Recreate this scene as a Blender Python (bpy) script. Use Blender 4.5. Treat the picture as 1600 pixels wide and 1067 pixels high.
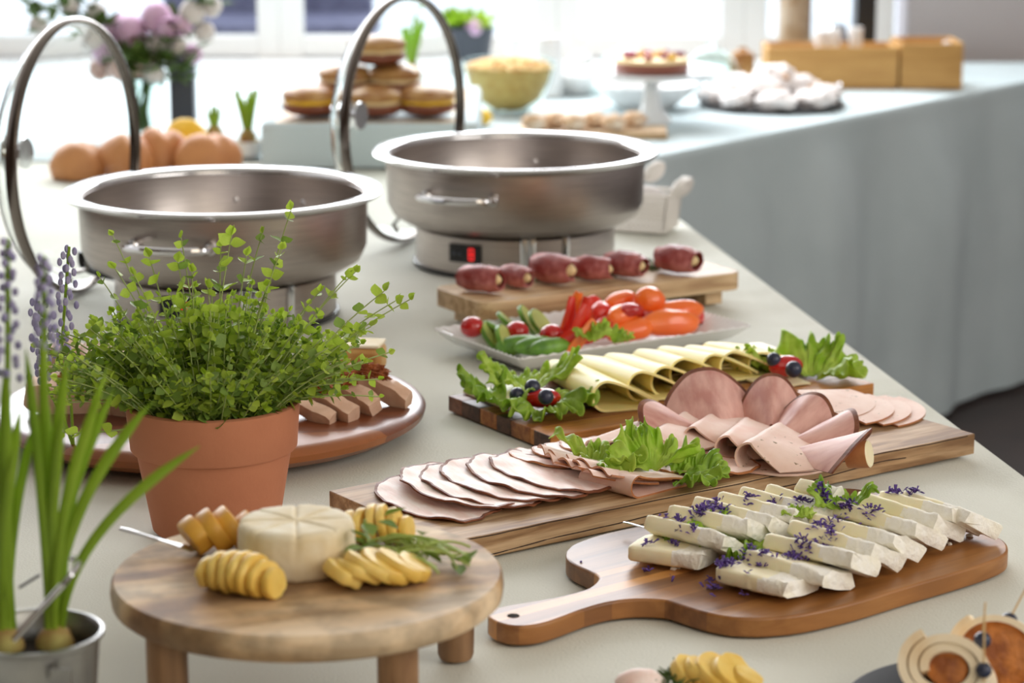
import bpy, math, random
from mathutils import Vector, Matrix, noise
random.seed(7)
R=math.radians; PI=math.pi; sin=math.sin; cos=math.cos
S=bpy.context.scene
for o in list(bpy.data.objects): bpy.data.objects.remove(o)
COL=S.collection
# ------------------------------------------------------------------ camera
F=3850.0; CH=0.70; PITCH=math.atan(863/3850)
cam=bpy.data.cameras.new('camera'); co=bpy.data.objects.new('camera',cam); COL.objects.link(co)
co.location=(0,0,CH); co.rotation_euler=(PI/2-PITCH,0,0)
cam.sensor_width=36; cam.lens=36*F/1600; cam.clip_start=.05; cam.clip_end=200
cam.dof.use_dof=True; cam.dof.focus_distance=2.40; cam.dof.aperture_fstop=6.0
S.camera=co
# ------------------------------------------------------------------ world, lights, exposure
W=bpy.data.worlds.new('world'); S.world=W; W.use_nodes=True
bg=W.node_tree.nodes['Background']; bg.inputs[0].default_value=(.86,.92,1,1); bg.inputs[1].default_value=2.6
S.view_settings.view_transform='Standard'; S.view_settings.look='None'
S.view_settings.gamma=1; S.view_settings.use_curve_mapping=False
S.view_settings.exposure=0.0
def area(name,loc,aim,sx,sy,power,color):
    l=bpy.data.lights.new(name,'AREA'); l.shape='RECTANGLE'; l.size=sx; l.size_y=sy; l.energy=power; l.color=color
    o=bpy.data.objects.new(name,l); COL.objects.link(o); o.location=loc
    o.rotation_euler=(Vector(aim)-Vector(loc)).to_track_quat('-Z','Y').to_euler(); return o
area('window_light_back',(-.6,6.3,1.3),(-.1,2.8,0),4.2,1.4,168,(.96,.97,1))
area('window_light_left',(-2.1,3.4,1.15),(0,2.6,0),2.6,1.3,8,(.95,.97,1))
area('window_light_right',(3.0,.9,1.5),(.2,2.8,0),2.2,1.5,50,(1,.96,.91))
area('rear_fill_light',(.9,-.95,1.35),(.1,2.6,0),2.2,1.3,24,(1,.92,.80))  # added warm fill behind the camera, brightens the camera-facing sides
area('ceiling_lamp',(.4,.9,2.2),(.1,2.4,0),1.2,1.2,7,(1,.85,.64))
# ------------------------------------------------------------------ placing on real planes
def P(px,py,z=0.0):
    x=(px-800)/F; y=-(py-533.5)/F
    d=(x,cos(PITCH)+y*sin(PITCH),-sin(PITCH)+y*cos(PITCH)); t=(z-CH)/d[2]
    return Vector((d[0]*t,d[1]*t,z))
def PY(px,py,Y):
    x=(px-800)/F; y=-(py-533.5)/F
    d=(x,cos(PITCH)+y*sin(PITCH),-sin(PITCH)+y*cos(PITCH)); t=Y/d[1]
    return Vector((d[0]*t,Y,CH+d[2]*t))
# ------------------------------------------------------------------ mesh helper
class MB:
    def __init__(s): s.v=[]; s.f=[]; s.m=[]
    def add(s,vs,fs,m=0):
        b=len(s.v); s.v+= [tuple(v) for v in vs]
        for f in fs: s.f.append(tuple(i+b for i in f)); s.m.append(m)
        return s
    def box(s,c,d,m=0,rot=None):
        x,y,z=[k/2 for k in d]
        vs=[Vector((a*x,b*y,e*z)) for e in(-1,1) for b in(-1,1) for a in(-1,1)]
        if rot is not None: vs=[rot@v for v in vs]
        c=Vector(c)
        return s.add([v+c for v in vs],[(0,2,3,1),(4,5,7,6),(0,1,5,4),(2,6,7,3),(0,4,6,2),(1,3,7,5)],m)
    def lathe(s,prof,n=48,c=(0,0,0),m=0,warp=None,M=None):
        vs=[];k=len(prof)
        for i in range(n):
            a=2*PI*i/n
            for j,(r,z) in enumerate(prof):
                p=Vector((r*cos(a),r*sin(a),z))
                if warp: p=warp(p,a,j)
                if M is not None: p=M@p
                vs.append(p+Vector(c))
        fs=[]
        for i in range(n):
            for j in range(k-1):
                a=i*k+j;b=((i+1)%n)*k+j
                fs.append((a,b,b+1,a+1))
        s.add(vs,fs,m); return s
    def tube(s,pts,r,n=8,m=0,closed=False,flat=1.0):
        pts=[Vector(p) for p in pts]; k=len(pts); vs=[]; fs=[]
        up=Vector((0,0,1)); prev=None
        for i,p in enumerate(pts):
            if closed: t=pts[(i+1)%k]-pts[i-1]
            else: t=pts[min(i+1,k-1)]-pts[max(i-1,0)]
            t.normalize()
            if prev is None:
                a=up if abs(t.z)<.9 else Vector((0,1,0)); x=t.cross(a).normalized()
            else: x=(prev-t*prev.dot(t)).normalized()
            prev=x; y=t.cross(x); rr=r(i/(k-1)) if callable(r) else r
            for j in range(n):
                a=2*PI*j/n; vs.append(p+x*cos(a)*rr+y*sin(a)*rr*flat)
        for i in range(k if closed else k-1):
            for j in range(n):
                a=i*n+j;b=i*n+(j+1)%n;c=((i+1)%k)*n+(j+1)%n;d=((i+1)%k)*n+j
                fs.append((a,b,c,d))
        if not closed: fs+= [tuple(range(n-1,-1,-1)),tuple((k-1)*n+j for j in range(n))]
        return s.add(vs,fs,m)
    def prism(s,poly,z0,z1,m=0):
        n=len(poly); vs=[(x,y,z0) for x,y in poly]+[(x,y,z1) for x,y in poly]
        return s.add(vs,[tuple(range(n-1,-1,-1)),tuple(range(n,2*n))]+[(i,(i+1)%n,n+(i+1)%n,n+i) for i in range(n)],m)
    def blob(s,c,rad,amp=0,sc=3,nu=20,nv=12,m=0,M=None,seed=0):
        vs=[];c=Vector(c)
        for j in range(nv+1):
            t=PI*j/nv
            for i in range(nu):
                a=2*PI*i/nu; d=Vector((sin(t)*cos(a),sin(t)*sin(a),cos(t)))
                k=1+amp*noise.noise(d*sc+Vector((seed*7.3,seed,0)))
                p=Vector((d.x*rad[0],d.y*rad[1],d.z*rad[2]))*k
                if M is not None: p=M@p
                vs.append(c+p)
        fs=[(j*nu+i,(j+1)*nu+i,(j+1)*nu+(i+1)%nu,j*nu+(i+1)%nu) for j in range(nv) for i in range(nu)]
        return s.add(vs,fs,m)
    def sheet(s,fn,nu,nv,th,m=0,mrim=None,ring=0,closeu=False):
        g=[[Vector(fn(i/nu,j/nv)) for j in range(nv+1)] for i in range(nu+1)]
        def nr(i,j):
            a=g[min(i+1,nu)][j]-g[max(i-1,0)][j]; b=g[i][min(j+1,nv)]-g[i][max(j-1,0)]
            if closeu and (i==0 or i==nu): a=g[1][j]-g[nu-1][j]
            n=a.cross(b); return n.normalized() if n.length>1e-12 else Vector((0,0,1))
        top=[];bot=[]
        for i in range(nu+1):
            for j in range(nv+1):
                n=nr(i,j); top.append(g[i][j]+n*th/2); bot.append(g[i][j]-n*th/2)
        N=len(top); I=lambda i,j:i*(nv+1)+j
        mr=m if mrim is None else mrim
        for lo in (0,1):
            for mm in {m,mr}: pass
        base=len(s.v); s.v+=[tuple(v) for v in top+bot]
        def F_(q,mm): s.f.append(tuple(base+k for k in q)); s.m.append(mm)
        for i in range(nu):
            for j in range(nv):
                e=mr if (ring and j>=nv-ring) else m
                F_((I(i,j),I(i+1,j),I(i+1,j+1),I(i,j+1)),e); F_((N+I(i,j),N+I(i,j+1),N+I(i+1,j+1),N+I(i+1,j)),e)
        for i in range(nu):
            F_((I(i,nv),I(i+1,nv),N+I(i+1,nv),N+I(i,nv)),mr)
            if not closeu: F_((I(i+1,0),I(i,0),N+I(i,0),N+I(i+1,0)),mr)
        if not closeu:
            for j in range(nv):
                F_((I(0,j),I(0,j+1),N+I(0,j+1),N+I(0,j)),mr); F_((I(nu,j+1),I(nu,j),N+I(nu,j),N+I(nu,j+1)),mr)
        return s
    def build(s,name,mats,parent=None,angle=35,smooth=True,bevel=0,loc=None,rz=0):
        me=bpy.data.meshes.new(name); me.from_pydata(s.v,[],s.f)
        for m in (mats if isinstance(mats,(list,tuple)) else [mats]): me.materials.append(m)
        me.polygons.foreach_set('material_index',s.m); me.validate(); me.update()
        if smooth:
            me.polygons.foreach_set('use_smooth',[True]*len(me.polygons)); me.set_sharp_from_angle(angle=R(angle))
        o=bpy.data.objects.new(name,me); COL.objects.link(o)
        if parent: o.parent=parent
        if loc is not None: o.location=loc
        o.rotation_euler.z=rz
        if bevel:
            b=o.modifiers.new('bevel','BEVEL'); b.width=bevel; b.segments=3; b.limit_method='ANGLE'; b.angle_limit=R(50)
        return o
def thing(name,label,cat,loc=(0,0,0),rz=0,group=None):
    o=bpy.data.objects.new(name,None); o.empty_display_size=.05; COL.objects.link(o); o.location=loc; o.rotation_euler.z=rz
    return tag(o,label,cat,group)
def tag(o,label,cat,group=None,kind=None):
    o['label']=label; o['category']=cat
    if group:o['group']=group
    if kind:o['kind']=kind
    return o
def struct(o): o['kind']='structure'; return o
def dup(o,parent=None):
    c=o.copy(); COL.objects.link(c); c.parent=parent
    for ch in o.children: dup(ch,c)
    return c
def spline(pts,k=6,closed=True):
    out=[];n=len(pts)
    for i in range(n if closed else n-1):
        g=lambda j: Vector(pts[(i+j)%n]) if closed else Vector(pts[max(0,min(n-1,i+j))])
        a,b,c,d=g(-1),g(0),g(1),g(2)
        for q in range(k):
            t=q/k; out.append(.5*((2*b)+(c-a)*t+(2*a-5*b+4*c-d)*t*t+(3*b-a-3*c+d)*t**3))
    if not closed: out.append(Vector(pts[-1]))
    return out
def bez(a,b,c,n=10):
    a,b,c=Vector(a),Vector(b),Vector(c); return [a*(1-t)**2+b*2*t*(1-t)+c*t*t for t in [i/n for i in range(n+1)]]
def wob(x,y,sc,seed=0): return noise.noise(Vector((x*sc,y*sc,seed*3.7)))
# ------------------------------------------------------------------ materials
def base(name):
    m=bpy.data.materials.new(name); m.use_nodes=True; nt=m.node_tree
    return m,nt,nt.nodes['Principled BSDF']
def rgb(c):  # sRGB 0-255 -> linear
    return tuple([((k/255)/12.92 if k/255<=.04045 else (((k/255)+.055)/1.055)**2.4) for k in c])+(1,)
def mat(name,c,rough=.6,metal=0,c2=None,sc=20,detail=4,bump=0,bsc=None,stretch=(1,1,1),trans=0,sss=0,coat=0,lo=.35,hi=.65,spec=.5,alpha=1,ior=None,glass=0,emis=0):
    m,nt,b=base(name); N=nt.nodes; L=nt.links
    b.inputs['Base Color'].default_value=rgb(c); b.inputs['Roughness'].default_value=rough; b.inputs['Metallic'].default_value=metal
    b.inputs['Specular IOR Level'].default_value=spec
    if coat: b.inputs['Coat Weight'].default_value=coat; b.inputs['Coat Roughness'].default_value=.15
    if sss: b.inputs['Subsurface Weight'].default_value=sss; b.inputs['Subsurface Radius'].default_value=(1,.5,.3); b.inputs['Subsurface Scale'].default_value=.004
    if glass: b.inputs['Transmission Weight'].default_value=glass
    if ior: b.inputs['IOR'].default_value=ior
    if emis: b.inputs['Emission Color'].default_value=rgb(c); b.inputs['Emission Strength'].default_value=emis
    tc=N.new('ShaderNodeTexCoord'); mp=N.new('ShaderNodeMapping'); mp.inputs['Scale'].default_value=stretch
    L.new(tc.outputs['Object'],mp.inputs[0])
    if c2:
        n=N.new('ShaderNodeTexNoise'); n.inputs['Scale'].default_value=sc; n.inputs['Detail'].default_value=detail; L.new(mp.outputs[0],n.inputs['Vector'])
        r=N.new('ShaderNodeValToRGB'); r.color_ramp.elements[0].position=lo; r.color_ramp.elements[1].position=hi
        r.color_ramp.elements[0].color=rgb(c); r.color_ramp.elements[1].color=rgb(c2)
        L.new(n.outputs[0],r.inputs[0]); L.new(r.outputs[0],b.inputs['Base Color'])
    if bump:
        n=N.new('ShaderNodeTexNoise'); n.inputs['Scale'].default_value=bsc or sc*3; n.inputs['Detail'].default_value=4; L.new(mp.outputs[0],n.inputs['Vector'])
        bp=N.new('ShaderNodeBump'); bp.inputs['Strength'].default_value=1; bp.inputs['Distance'].default_value=bump
        L.new(n.outputs[0],bp.inputs['Height']); L.new(bp.outputs[0],b.inputs['Normal'])
    if trans:
        t=N.new('ShaderNodeBsdfTranslucent'); mx=N.new('ShaderNodeMixShader'); mx.inputs[0].default_value=trans
        src=b.inputs['Base Color'].links[0].from_socket if b.inputs['Base Color'].links else None
        if src: L.new(src,t.inputs[0])
        else: t.inputs[0].default_value=rgb(c)
        out=N['Material Output']; L.new(b.outputs[0],mx.inputs[1]); L.new(t.outputs[0],mx.inputs[2]); L.new(mx.outputs[0],out.inputs[0])
    return m
def wood(name,cols,rough=.45,grain=90,stretch=(1,14,14),strips=None,bump=.0002,coat=0,blotch=9,mix=.55):
    """cols dark->light along grain axis x; strips: list of (pos_y, rgb) glued strips across local y"""
    m,nt,b=base(name); N=nt.nodes; L=nt.links
    b.inputs['Roughness'].default_value=rough
    if coat: b.inputs['Coat Weight'].default_value=coat; b.inputs['Coat Roughness'].default_value=.2
    tc=N.new('ShaderNodeTexCoord'); mp=N.new('ShaderNodeMapping'); mp.inputs['Scale'].default_value=stretch; L.new(tc.outputs['Object'],mp.inputs[0])
    n=N.new('ShaderNodeTexNoise'); n.inputs['Scale'].default_value=grain/14; n.inputs['Detail'].default_value=6; n.inputs['Distortion'].default_value=.6; L.new(mp.outputs[0],n.inputs['Vector'])
    r=N.new('ShaderNodeValToRGB'); e=r.color_ramp.elements; e[0].position=.37; e[1].position=.63; e[0].color=rgb(cols[0]); e[1].color=rgb(cols[-1])
    for i,c in enumerate(cols[1:-1]): q=e.new(.37+.26*(i+1)/(len(cols)-1)); q.color=rgb(c)
    L.new(n.outputs[0],r.inputs[0]); col=r.outputs[0]
    mpf=N.new('ShaderNodeMapping'); mpf.inputs['Scale'].default_value=tuple(k*(4 if k>1 else 1.6) for k in stretch); L.new(tc.outputs['Object'],mpf.inputs[0])
    nf=N.new('ShaderNodeTexNoise'); nf.inputs['Scale'].default_value=grain/10; nf.inputs['Detail'].default_value=5; L.new(mpf.outputs[0],nf.inputs['Vector'])
    rf=N.new('ShaderNodeValToRGB'); rf.color_ramp.elements[0].position=.36; rf.color_ramp.elements[0].color=(.68,.66,.64,1); rf.color_ramp.elements[1].position=.56; rf.color_ramp.elements[1].color=(1,1,1,1); L.new(nf.outputs[0],rf.inputs[0])
    mf=N.new('ShaderNodeMix'); mf.data_type='RGBA'; mf.blend_type='MULTIPLY'; mf.inputs[0].default_value=.55; L.new(col,mf.inputs[6]); L.new(rf.outputs[0],mf.inputs[7]); col=mf.outputs[2]
    n2=N.new('ShaderNodeTexNoise'); n2.inputs['Scale'].default_value=blotch; n2.inputs['Detail'].default_value=3; L.new(tc.outputs['Object'],n2.inputs['Vector'])
    r2=N.new('ShaderNodeValToRGB'); r2.color_ramp.elements[0].color=(.62,.62,.62,1); r2.color_ramp.elements[0].position=.4; r2.color_ramp.elements[1].color=(1.1,1.1,1.1,1); r2.color_ramp.elements[1].position=.6
    L.new(n2.outputs[0],r2.inputs[0])
    mu=N.new('ShaderNodeMix'); mu.data_type='RGBA'; mu.blend_type='MULTIPLY'; mu.inputs[0].default_value=mix; L.new(col,mu.inputs[6]); L.new(r2.outputs[0],mu.inputs[7]); col=mu.outputs[2]
    if strips:
        sp=N.new('ShaderNodeSeparateXYZ'); L.new(tc.outputs['Object'],sp.inputs[0])
        mr=N.new('ShaderNodeMapRange'); y0,y1=strips[0]; mr.inputs[1].default_value=y0; mr.inputs[2].default_value=y1; L.new(sp.outputs[1],mr.inputs[0])
        r3=N.new('ShaderNodeValToRGB'); r3.color_ramp.interpolation='CONSTANT'; cs=strips[1]; e=r3.color_ramp.elements
        e[0].position=0; e[0].color=rgb(cs[0][1]); e[1].position=cs[1][0]; e[1].color=rgb(cs[1][1])
        for p_,c in cs[2:]: q=e.new(p_); q.color=rgb(c)
        L.new(mr.outputs[0],r3.inputs[0])
        m3=N.new('ShaderNodeMix'); m3.data_type='RGBA'; m3.blend_type='MIX'; m3.inputs[0].default_value=.72; L.new(col,m3.inputs[6]); L.new(r3.outputs[0],m3.inputs[7]); col=m3.outputs[2]
    L.new(col,b.inputs['Base Color'])
    bp=N.new('ShaderNodeBump'); bp.inputs['Distance'].default_value=bump; L.new(n.outputs[0],bp.inputs['Height']); L.new(bp.outputs[0],b.inputs['Normal'])
    return m
M={}
M['cloth']=mat('pale_tablecloth',(214,215,204),.85,c2=(219,220,210),sc=6,bump=.0006,bsc=420,spec=.25)
M['cloth2']=mat('mint_tablecloth',(192,206,209),.85,c2=(199,212,215),sc=5,bump=.0006,bsc=420,spec=.25)
M['wall']=mat('lilac_grey_plaster',(196,190,190),.9,bump=.001,bsc=60)
M['white']=mat('white_paint',(236,236,234),.45)
M['ceil']=mat('ceiling_plaster',(225,220,212),.9)
M['brownwall']=mat('warm_brown_plaster',(104,82,66),.9,c2=(94,74,60),sc=3)
M['floor']=mat('dark_brown_floor',(58,44,40),.5,c2=(48,36,33),sc=8,bump=.0004,bsc=90)
M['street']=mat('pale_paving',(205,208,212),.9,c2=(190,194,200),sc=2)
M['steel']=mat('brushed_steel',(186,178,172),.36,1,c2=(170,162,157),sc=40,bump=.00004,bsc=60,stretch=(.4,.4,14))
M['rim']=mat('polished_steel_rim',(215,214,214),.16,1)
M['chrome']=mat('chrome',(225,225,228),.08,1)
M['ring']=mat('lid_band_steel',(120,112,106),.22,1)
M['black']=mat('black_plastic',(22,23,26),.35)
M['glass']=mat('clear_glass',(250,253,252),.0,glass=1,ior=1.12,spec=.5)
M['glass2']=mat('vase_glass',(235,245,242),.02,glass=1,ior=1.12)
M['terra']=mat('terracotta',(198,130,96),.9,c2=(182,114,82),sc=9,bump=.0003,bsc=160,lo=.3,hi=.7)
M['soil']=mat('potting_soil',(46,34,26),1,c2=(28,20,16),sc=90,bump=.003,bsc=120)
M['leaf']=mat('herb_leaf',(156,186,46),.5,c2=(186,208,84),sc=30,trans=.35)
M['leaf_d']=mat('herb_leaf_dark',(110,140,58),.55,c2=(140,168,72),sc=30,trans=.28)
M['stem']=mat('herb_stem',(168,184,112),.6,trans=.1)
M['strap']=mat('bulb_leaf',(122,164,32),.4,c2=(176,204,66),sc=14,stretch=(1,1,.3),trans=.3)
M['bulb']=mat('bulb_skin',(140,96,52),.7,c2=(170,160,90),sc=40)
M['galv']=mat('galvanised_tin',(176,176,174),.32,1,c2=(150,150,150),sc=25)
M['muscari']=mat('grape_hyacinth_bell',(150,144,190),.6,c2=(190,184,216),sc=90,trans=.15)
M['lettuce']=mat('lettuce',(160,200,46),.42,c2=(206,228,104),sc=45,bump=.0012,bsc=140,trans=.4)
M['lettuce_d']=mat('lettuce_dark',(132,176,38),.42,c2=(182,212,84),sc=45,bump=.0012,bsc=140,trans=.4)
M['cheese']=mat('yellow_cheese',(252,232,150),.5,c2=(253,238,168),sc=14,sss=.3,bump=.0002,bsc=60)
M['cheese_p']=mat('pale_cheese',(240,226,182),.45,c2=(246,234,196),sc=14,sss=.25)
M['feta']=mat('white_cheese_cut',(248,238,200),.6,c2=(251,243,214),sc=18,sss=.2,bump=.0004,bsc=120)
M['feta_c']=mat('white_cheese_crumb',(252,250,243),.85,c2=(245,240,224),sc=60,bump=.0022,bsc=170)
M['ham']=mat('roast_ham',(238,202,190),.55,c2=(252,236,230),sc=34,detail=8,bump=.0004,bsc=150,stretch=(2.2,.7,1),sss=.1,spec=.35,lo=.3,hi=.62)
M['crust']=mat('ham_crust',(104,52,32),.6,c2=(140,84,50),sc=60,bump=.0006)
M['crust_l']=mat('smoked_edge',(190,128,80),.5,c2=(170,104,62),sc=60,bump=.0003)
M['mort']=mat('herbed_ham',(232,188,172),.6,c2=(243,215,202),sc=30,detail=7,bump=.0003,bsc=120,sss=.1,spec=.35)
M['smoke']=mat('smoked_pink_ham',(200,142,132),.5,c2=(230,186,174),sc=26,detail=8,stretch=(1,3,1),sss=.1,spec=.4)
M['brie']=mat('brie_rind',(248,241,220),.8,c2=(230,212,172),sc=26,bump=.0008,bsc=90)
M['pear']=mat('yellow_fruit',(246,216,124),.5,c2=(234,194,88),sc=30,sss=.2,coat=.1,bump=.0004,bsc=120)
M['pear_b']=mat('baked_fruit_skin',(226,174,70),.45,c2=(206,146,48),sc=26,sss=.2,coat=.1)
M['petal']=mat('purple_petal',(74,48,122),.65,c2=(98,70,150),sc=120)
M['bud']=mat('dried_bud',(120,124,60),.7)
M['tomato']=mat('tomato',(196,28,24),.18,c2=(176,18,18),sc=12,coat=.5)
M['red']=mat('red_pepper',(224,52,34),.3,c2=(206,38,28),sc=12,coat=.4)
M['orange']=mat('orange_pepper',(252,132,48),.3,c2=(244,104,34),sc=10,coat=.4)
M['cuc']=mat('cucumber_skin',(70,116,30),.4,c2=(120,166,56),sc=40)
M['cuc_i']=mat('cucumber_flesh',(188,200,120),.35,c2=(170,186,92),sc=30)
M['olive']=mat('blueberry_skin',(30,32,48),.3,c2=(50,56,80),sc=30)
M['porc']=mat('white_porcelain',(240,240,240),.12,coat=.5)
M['bresaola']=mat('cured_meat',(140,52,48),.42,c2=(214,140,138),sc=42,detail=7,bump=.0006,lo=.4,hi=.68)
M['cream']=mat('cream_filling',(236,212,160),.5)
M['dill']=mat('dill',(74,100,36),.6)
M['pork']=mat('roast_pork_slice',(232,200,176),.6,c2=(210,172,146),sc=40,bump=.0008,bsc=120,sss=.1)
M['rub']=mat('spice_crust',(176,100,50),.85,c2=(128,66,32),sc=120,bump=.003,bsc=200)
M['bun']=mat('glazed_bun',(150,96,44),.45,c2=(190,146,84),sc=26,coat=.1)
M['bread']=mat('bread_crust',(206,144,90),.55,c2=(178,114,66),sc=8)
M['jam']=mat('bun_chocolate',(124,66,44),.4)
M['chips']=mat('corn_flakes',(238,196,120),.6,c2=(220,168,92),sc=60)
M['sugar']=mat('powdered_sugar_pastry',(246,240,238),.8,c2=(222,170,110),sc=14,lo=.55,hi=.7,bump=.002,bsc=60)
M['bamboo']=mat('bamboo',(206,160,92),.5,c2=(190,142,76),sc=9,stretch=(1,1,8))
M['berry']=mat('berries',(176,40,66),.3,c2=(120,20,40),sc=60)
M['lemon']=mat('lemon',(240,196,50),.4)
M['pink']=mat('pink_petals',(240,206,236),.6,c2=(250,228,246),sc=20,trans=.5)
M['peach']=mat('peach_petals',(240,216,208),.6,c2=(248,232,224),sc=20,trans=.5)
M['flwhite']=mat('white_petals',(240,236,234),.6,trans=.3)
M['darkgrey']=mat('charcoal_ceramic',(62,66,76),.5)
M['tortilla']=mat('wrap_bread',(248,232,202),.6,c2=(230,198,150),sc=22,lo=.5,hi=.75)
M['wrapfill']=mat('orange_filling',(222,142,70),.5,c2=(150,84,40),sc=60,bump=.002)
M['pick']=mat('bamboo_pick',(214,182,130),.5)
M['led']=mat('red_led_digit',(220,36,36),.4,emis=1.2)
M['rattan']=mat('grey_rattan',(112,112,138),.7,c2=(92,92,118),sc=30)
M['wicker']=mat('white_wicker',(236,232,226),.6)
wHam=wood('oak_board',[(140,104,68),(176,140,100),(202,170,132)],rough=.6,grain=110,stretch=(1,9,9),blotch=5,mix=.4)
wStand=wood('mango_wood',[(150,112,76),(200,166,124),(226,202,168)],rough=.62,grain=60,stretch=(1,3,3),blotch=30,mix=.95)
wLeg=wood('mango_wood_leg',[(128,92,60),(156,118,82),(172,134,98)],rough=.55,grain=60,stretch=(6,6,1),blotch=12,mix=.5)
wCut=wood('acacia_board',[(112,72,36),(166,112,60),(204,148,86)],rough=.42,grain=80,stretch=(1,9,9),coat=0,blotch=7,mix=.45,
  strips=((-.13,.13),[(0,(148,96,46)),(.22,(122,76,40)),(.4,(160,106,56)),(.5,(130,84,48)),(.575,(214,152,84)),(.635,(134,92,58)),(.72,(206,150,92)),(.765,(128,92,66)),(.88,(108,76,54))]))
wRound=wood('acacia_round',[(84,42,24),(112,60,32),(140,82,44)],rough=.34,grain=70,stretch=(1,8,8),coat=.2,blotch=6,mix=.4,
  strips=((-.24,.24),[(0,(166,98,46)),(.15,(120,64,36)),(.3,(84,44,28)),(.5,(126,70,38)),(.72,(92,50,32)),(.85,(120,70,42))]))
wDark=wood('walnut_strip',[(58,36,26),(78,50,36),(98,66,48)],rough=.5,grain=90)
wMid=wood('acacia_strip',[(132,76,36),(158,98,48),(178,118,62)],rough=.5,grain=90)
wOra=wood('honey_strip',[(166,104,44),(186,122,56),(198,138,70)],rough=.5,grain=90)
wRed=wood('reddish_strip',[(104,62,44),(128,80,58),(142,94,70)],rough=.5,grain=90)
wRoll=wood('beech_board',[(184,148,108),(208,176,134),(224,196,156)],rough=.5,grain=80,blotch=6,mix=.3)
# ------------------------------------------------------------------ setting
def quadbox(name,c,d,m,bev=0): return struct(MB().box(c,d).build(name,m,smooth=False,bevel=bev))
FZ=-.75
quadbox('floor',(.5,3,FZ-.05),(6.4,8.4,.1),M['floor'])
quadbox('ceiling',(.5,3,2.35),(6.4,8.4,.1),M['ceil'])
YB=6.62
# back wall: apron below the windows, solid stretch at the right, head above
MB_=MB().box((-.82,YB+.1,(FZ-.03)/2),(3.76,.2,-FZ-.03)).box((2.35,YB+.1,.775),(2.58,.2,3.05)).box((-.82,YB+.1,2.1),(3.76,.2,.4))
struct(MB_.build('wall_back',M['wall'],smooth=False))
quadbox('wall_right',(3.7,3,.775),(.1,8.4,3.05),M['wall'])
quadbox('wall_left',(-2.75,3,.775),(.1,8.4,3.05),M['brownwall'])
quadbox('wall_rear',(.5,-1.2,.775),(6.4,.1,3.05),M['brownwall'])
quadbox('trim_1',(-.85,YB-.02,-.02),(3.7,.26,.035),M['white'],.004)
wx=[-2.65,-1.62,-.62,.12,.62,1.02]
for i in range(5):
    a,b=wx[i],wx[i+1]; w=struct(MB().box((a+.03,YB+.02,.95),(.06,.08,1.9)).box((b-.03,YB+.02,.95),(.06,.08,1.9)).box(((a+b)/2,YB+.02,.03),(b-a-.12,.08,.05)).box(((a+b)/2,YB+.02,1.87),(b-a-.12,.08,.06)).build('window_%d'%(i+1),M['white'],smooth=False,bevel=.004))
    MB().box(((a+b)/2,YB+.03,.95),(b-a-.12,.006,1.8)).build('pane',M['glass'],w,smooth=False)
struct(MB().box((0,16,-.56),(30,18.2,.1)).build('pavement',M['street'],smooth=False))
# outdoor bench
t=thing('outdoor_bench','blurred grey rattan bench standing outside the back window','bench',(-.87,8.6,-.51))
MB().box((0,.25,.62),(.75,.06,.42)).build('backrest',M['rattan'],t,bevel=.02)
MB().box((0,0,.4),(.75,.5,.07)).build('seat',M['rattan'],t,bevel=.02)
for a in(-.34,.34):
    for b in(-.2,.2): MB().box((a,b,.19),(.04,.04,.38)).build('leg',M['black'],t)
# ------------------------------------------------------------------ tables and cloths
def cloth(name,poly,drop,m,loc,rz,seed,amp=.004,fold=.035,skip=(),dz=0,step=.03,fr=14):
    mb=MB(); xs=[p[0] for p in poly]; ys=[p[1] for p in poly]
    n=len(poly); edges=[(Vector((*poly[i],0)),Vector((*poly[(i+1)%n],0))) for i in range(n)]
    def dist(p):
        d=9
        for a,b in edges:
            e=(b-a); nn=Vector((-e.y,e.x,0)).normalized(); d=min(d,(p-a).dot(nn))
        return d
    # top by bilinear patch over quads
    a,b,c,d_=[Vector((*q,0)) for q in poly]
    nu=max(2,int((b-a).length/step)); nv=max(2,int((d_-a).length/step)); vs=[];fs=[]
    for j in range(nv+1):
        for i in range(nu+1):
            u=i/nu;v=j/nv; p=a*(1-u)*(1-v)+b*u*(1-v)+c*u*v+d_*(1-u)*v
            dd=dist(p); k=min(1,dd/.02)
            w=(wob(p.x,p.y*.35,3.2,seed)*.6+wob(p.x*.5+p.y*.9,p.y-p.x,6,seed+2)*.4)
            ew=max(0,1-dd/.13)*(.5+.5*wob(p.x*.7,p.y,22,seed+5))*1.2
            p.z=dz-amp*k*(.35+.65*w)-.009*k*ew
            vs.append(p)
    for j in range(nv):
        for i in range(nu): q=j*(nu+1)+i; fs.append((q,q+1,q+nu+2,q+nu+1))
    mb.add(vs,fs)
    # skirt
    per=[]
    for ei,(p0,p1) in enumerate(edges):
        L=(p1-p0).length; k=max(2,int(L/.025)); nn=-Vector((-(p1-p0).y,(p1-p0).x,0)).normalized()
        for q in range(k): per.append((p0+(p1-p0)*q/k,nn,ei))
    K=len(per); rows=[0,.004,.012,.03,.08,.16,.28,.42,.58,.72,.88,1]
    vs=[]
    for q,(p,nn,ei) in enumerate(per):
        n2=(per[q-1][1]+per[(q+1)%K][1]+nn).normalized(); s=q*.025
        for r in rows:
            t=r*drop; g=sin(s*fr+2*wob(s,0,2.2,seed))*.5+.5*wob(s,r*.3,9,seed+1)
            out=min(t,.006)+(fold*min(1,t/.25)*(.55+g*.45)*min(1,t/.06) if ei not in skip else 0)
            vs.append(Vector((p.x,p.y,0))+n2*out+Vector((0,0,dz-(t if t>0 else 0)-(.001 if r else 0))))
    fs=[];kk=len(rows)
    for q in range(K):
        if per[q][2] in skip: continue
        for r in range(kk-1):
            a_=q*kk+r;b_=((q+1)%K)*kk+r; fs.append((a_,a_+1,b_+1,b_))
    mb.add(vs,fs)
    return mb.build(name,m,angle=80,loc=loc,rz=rz)
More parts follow.
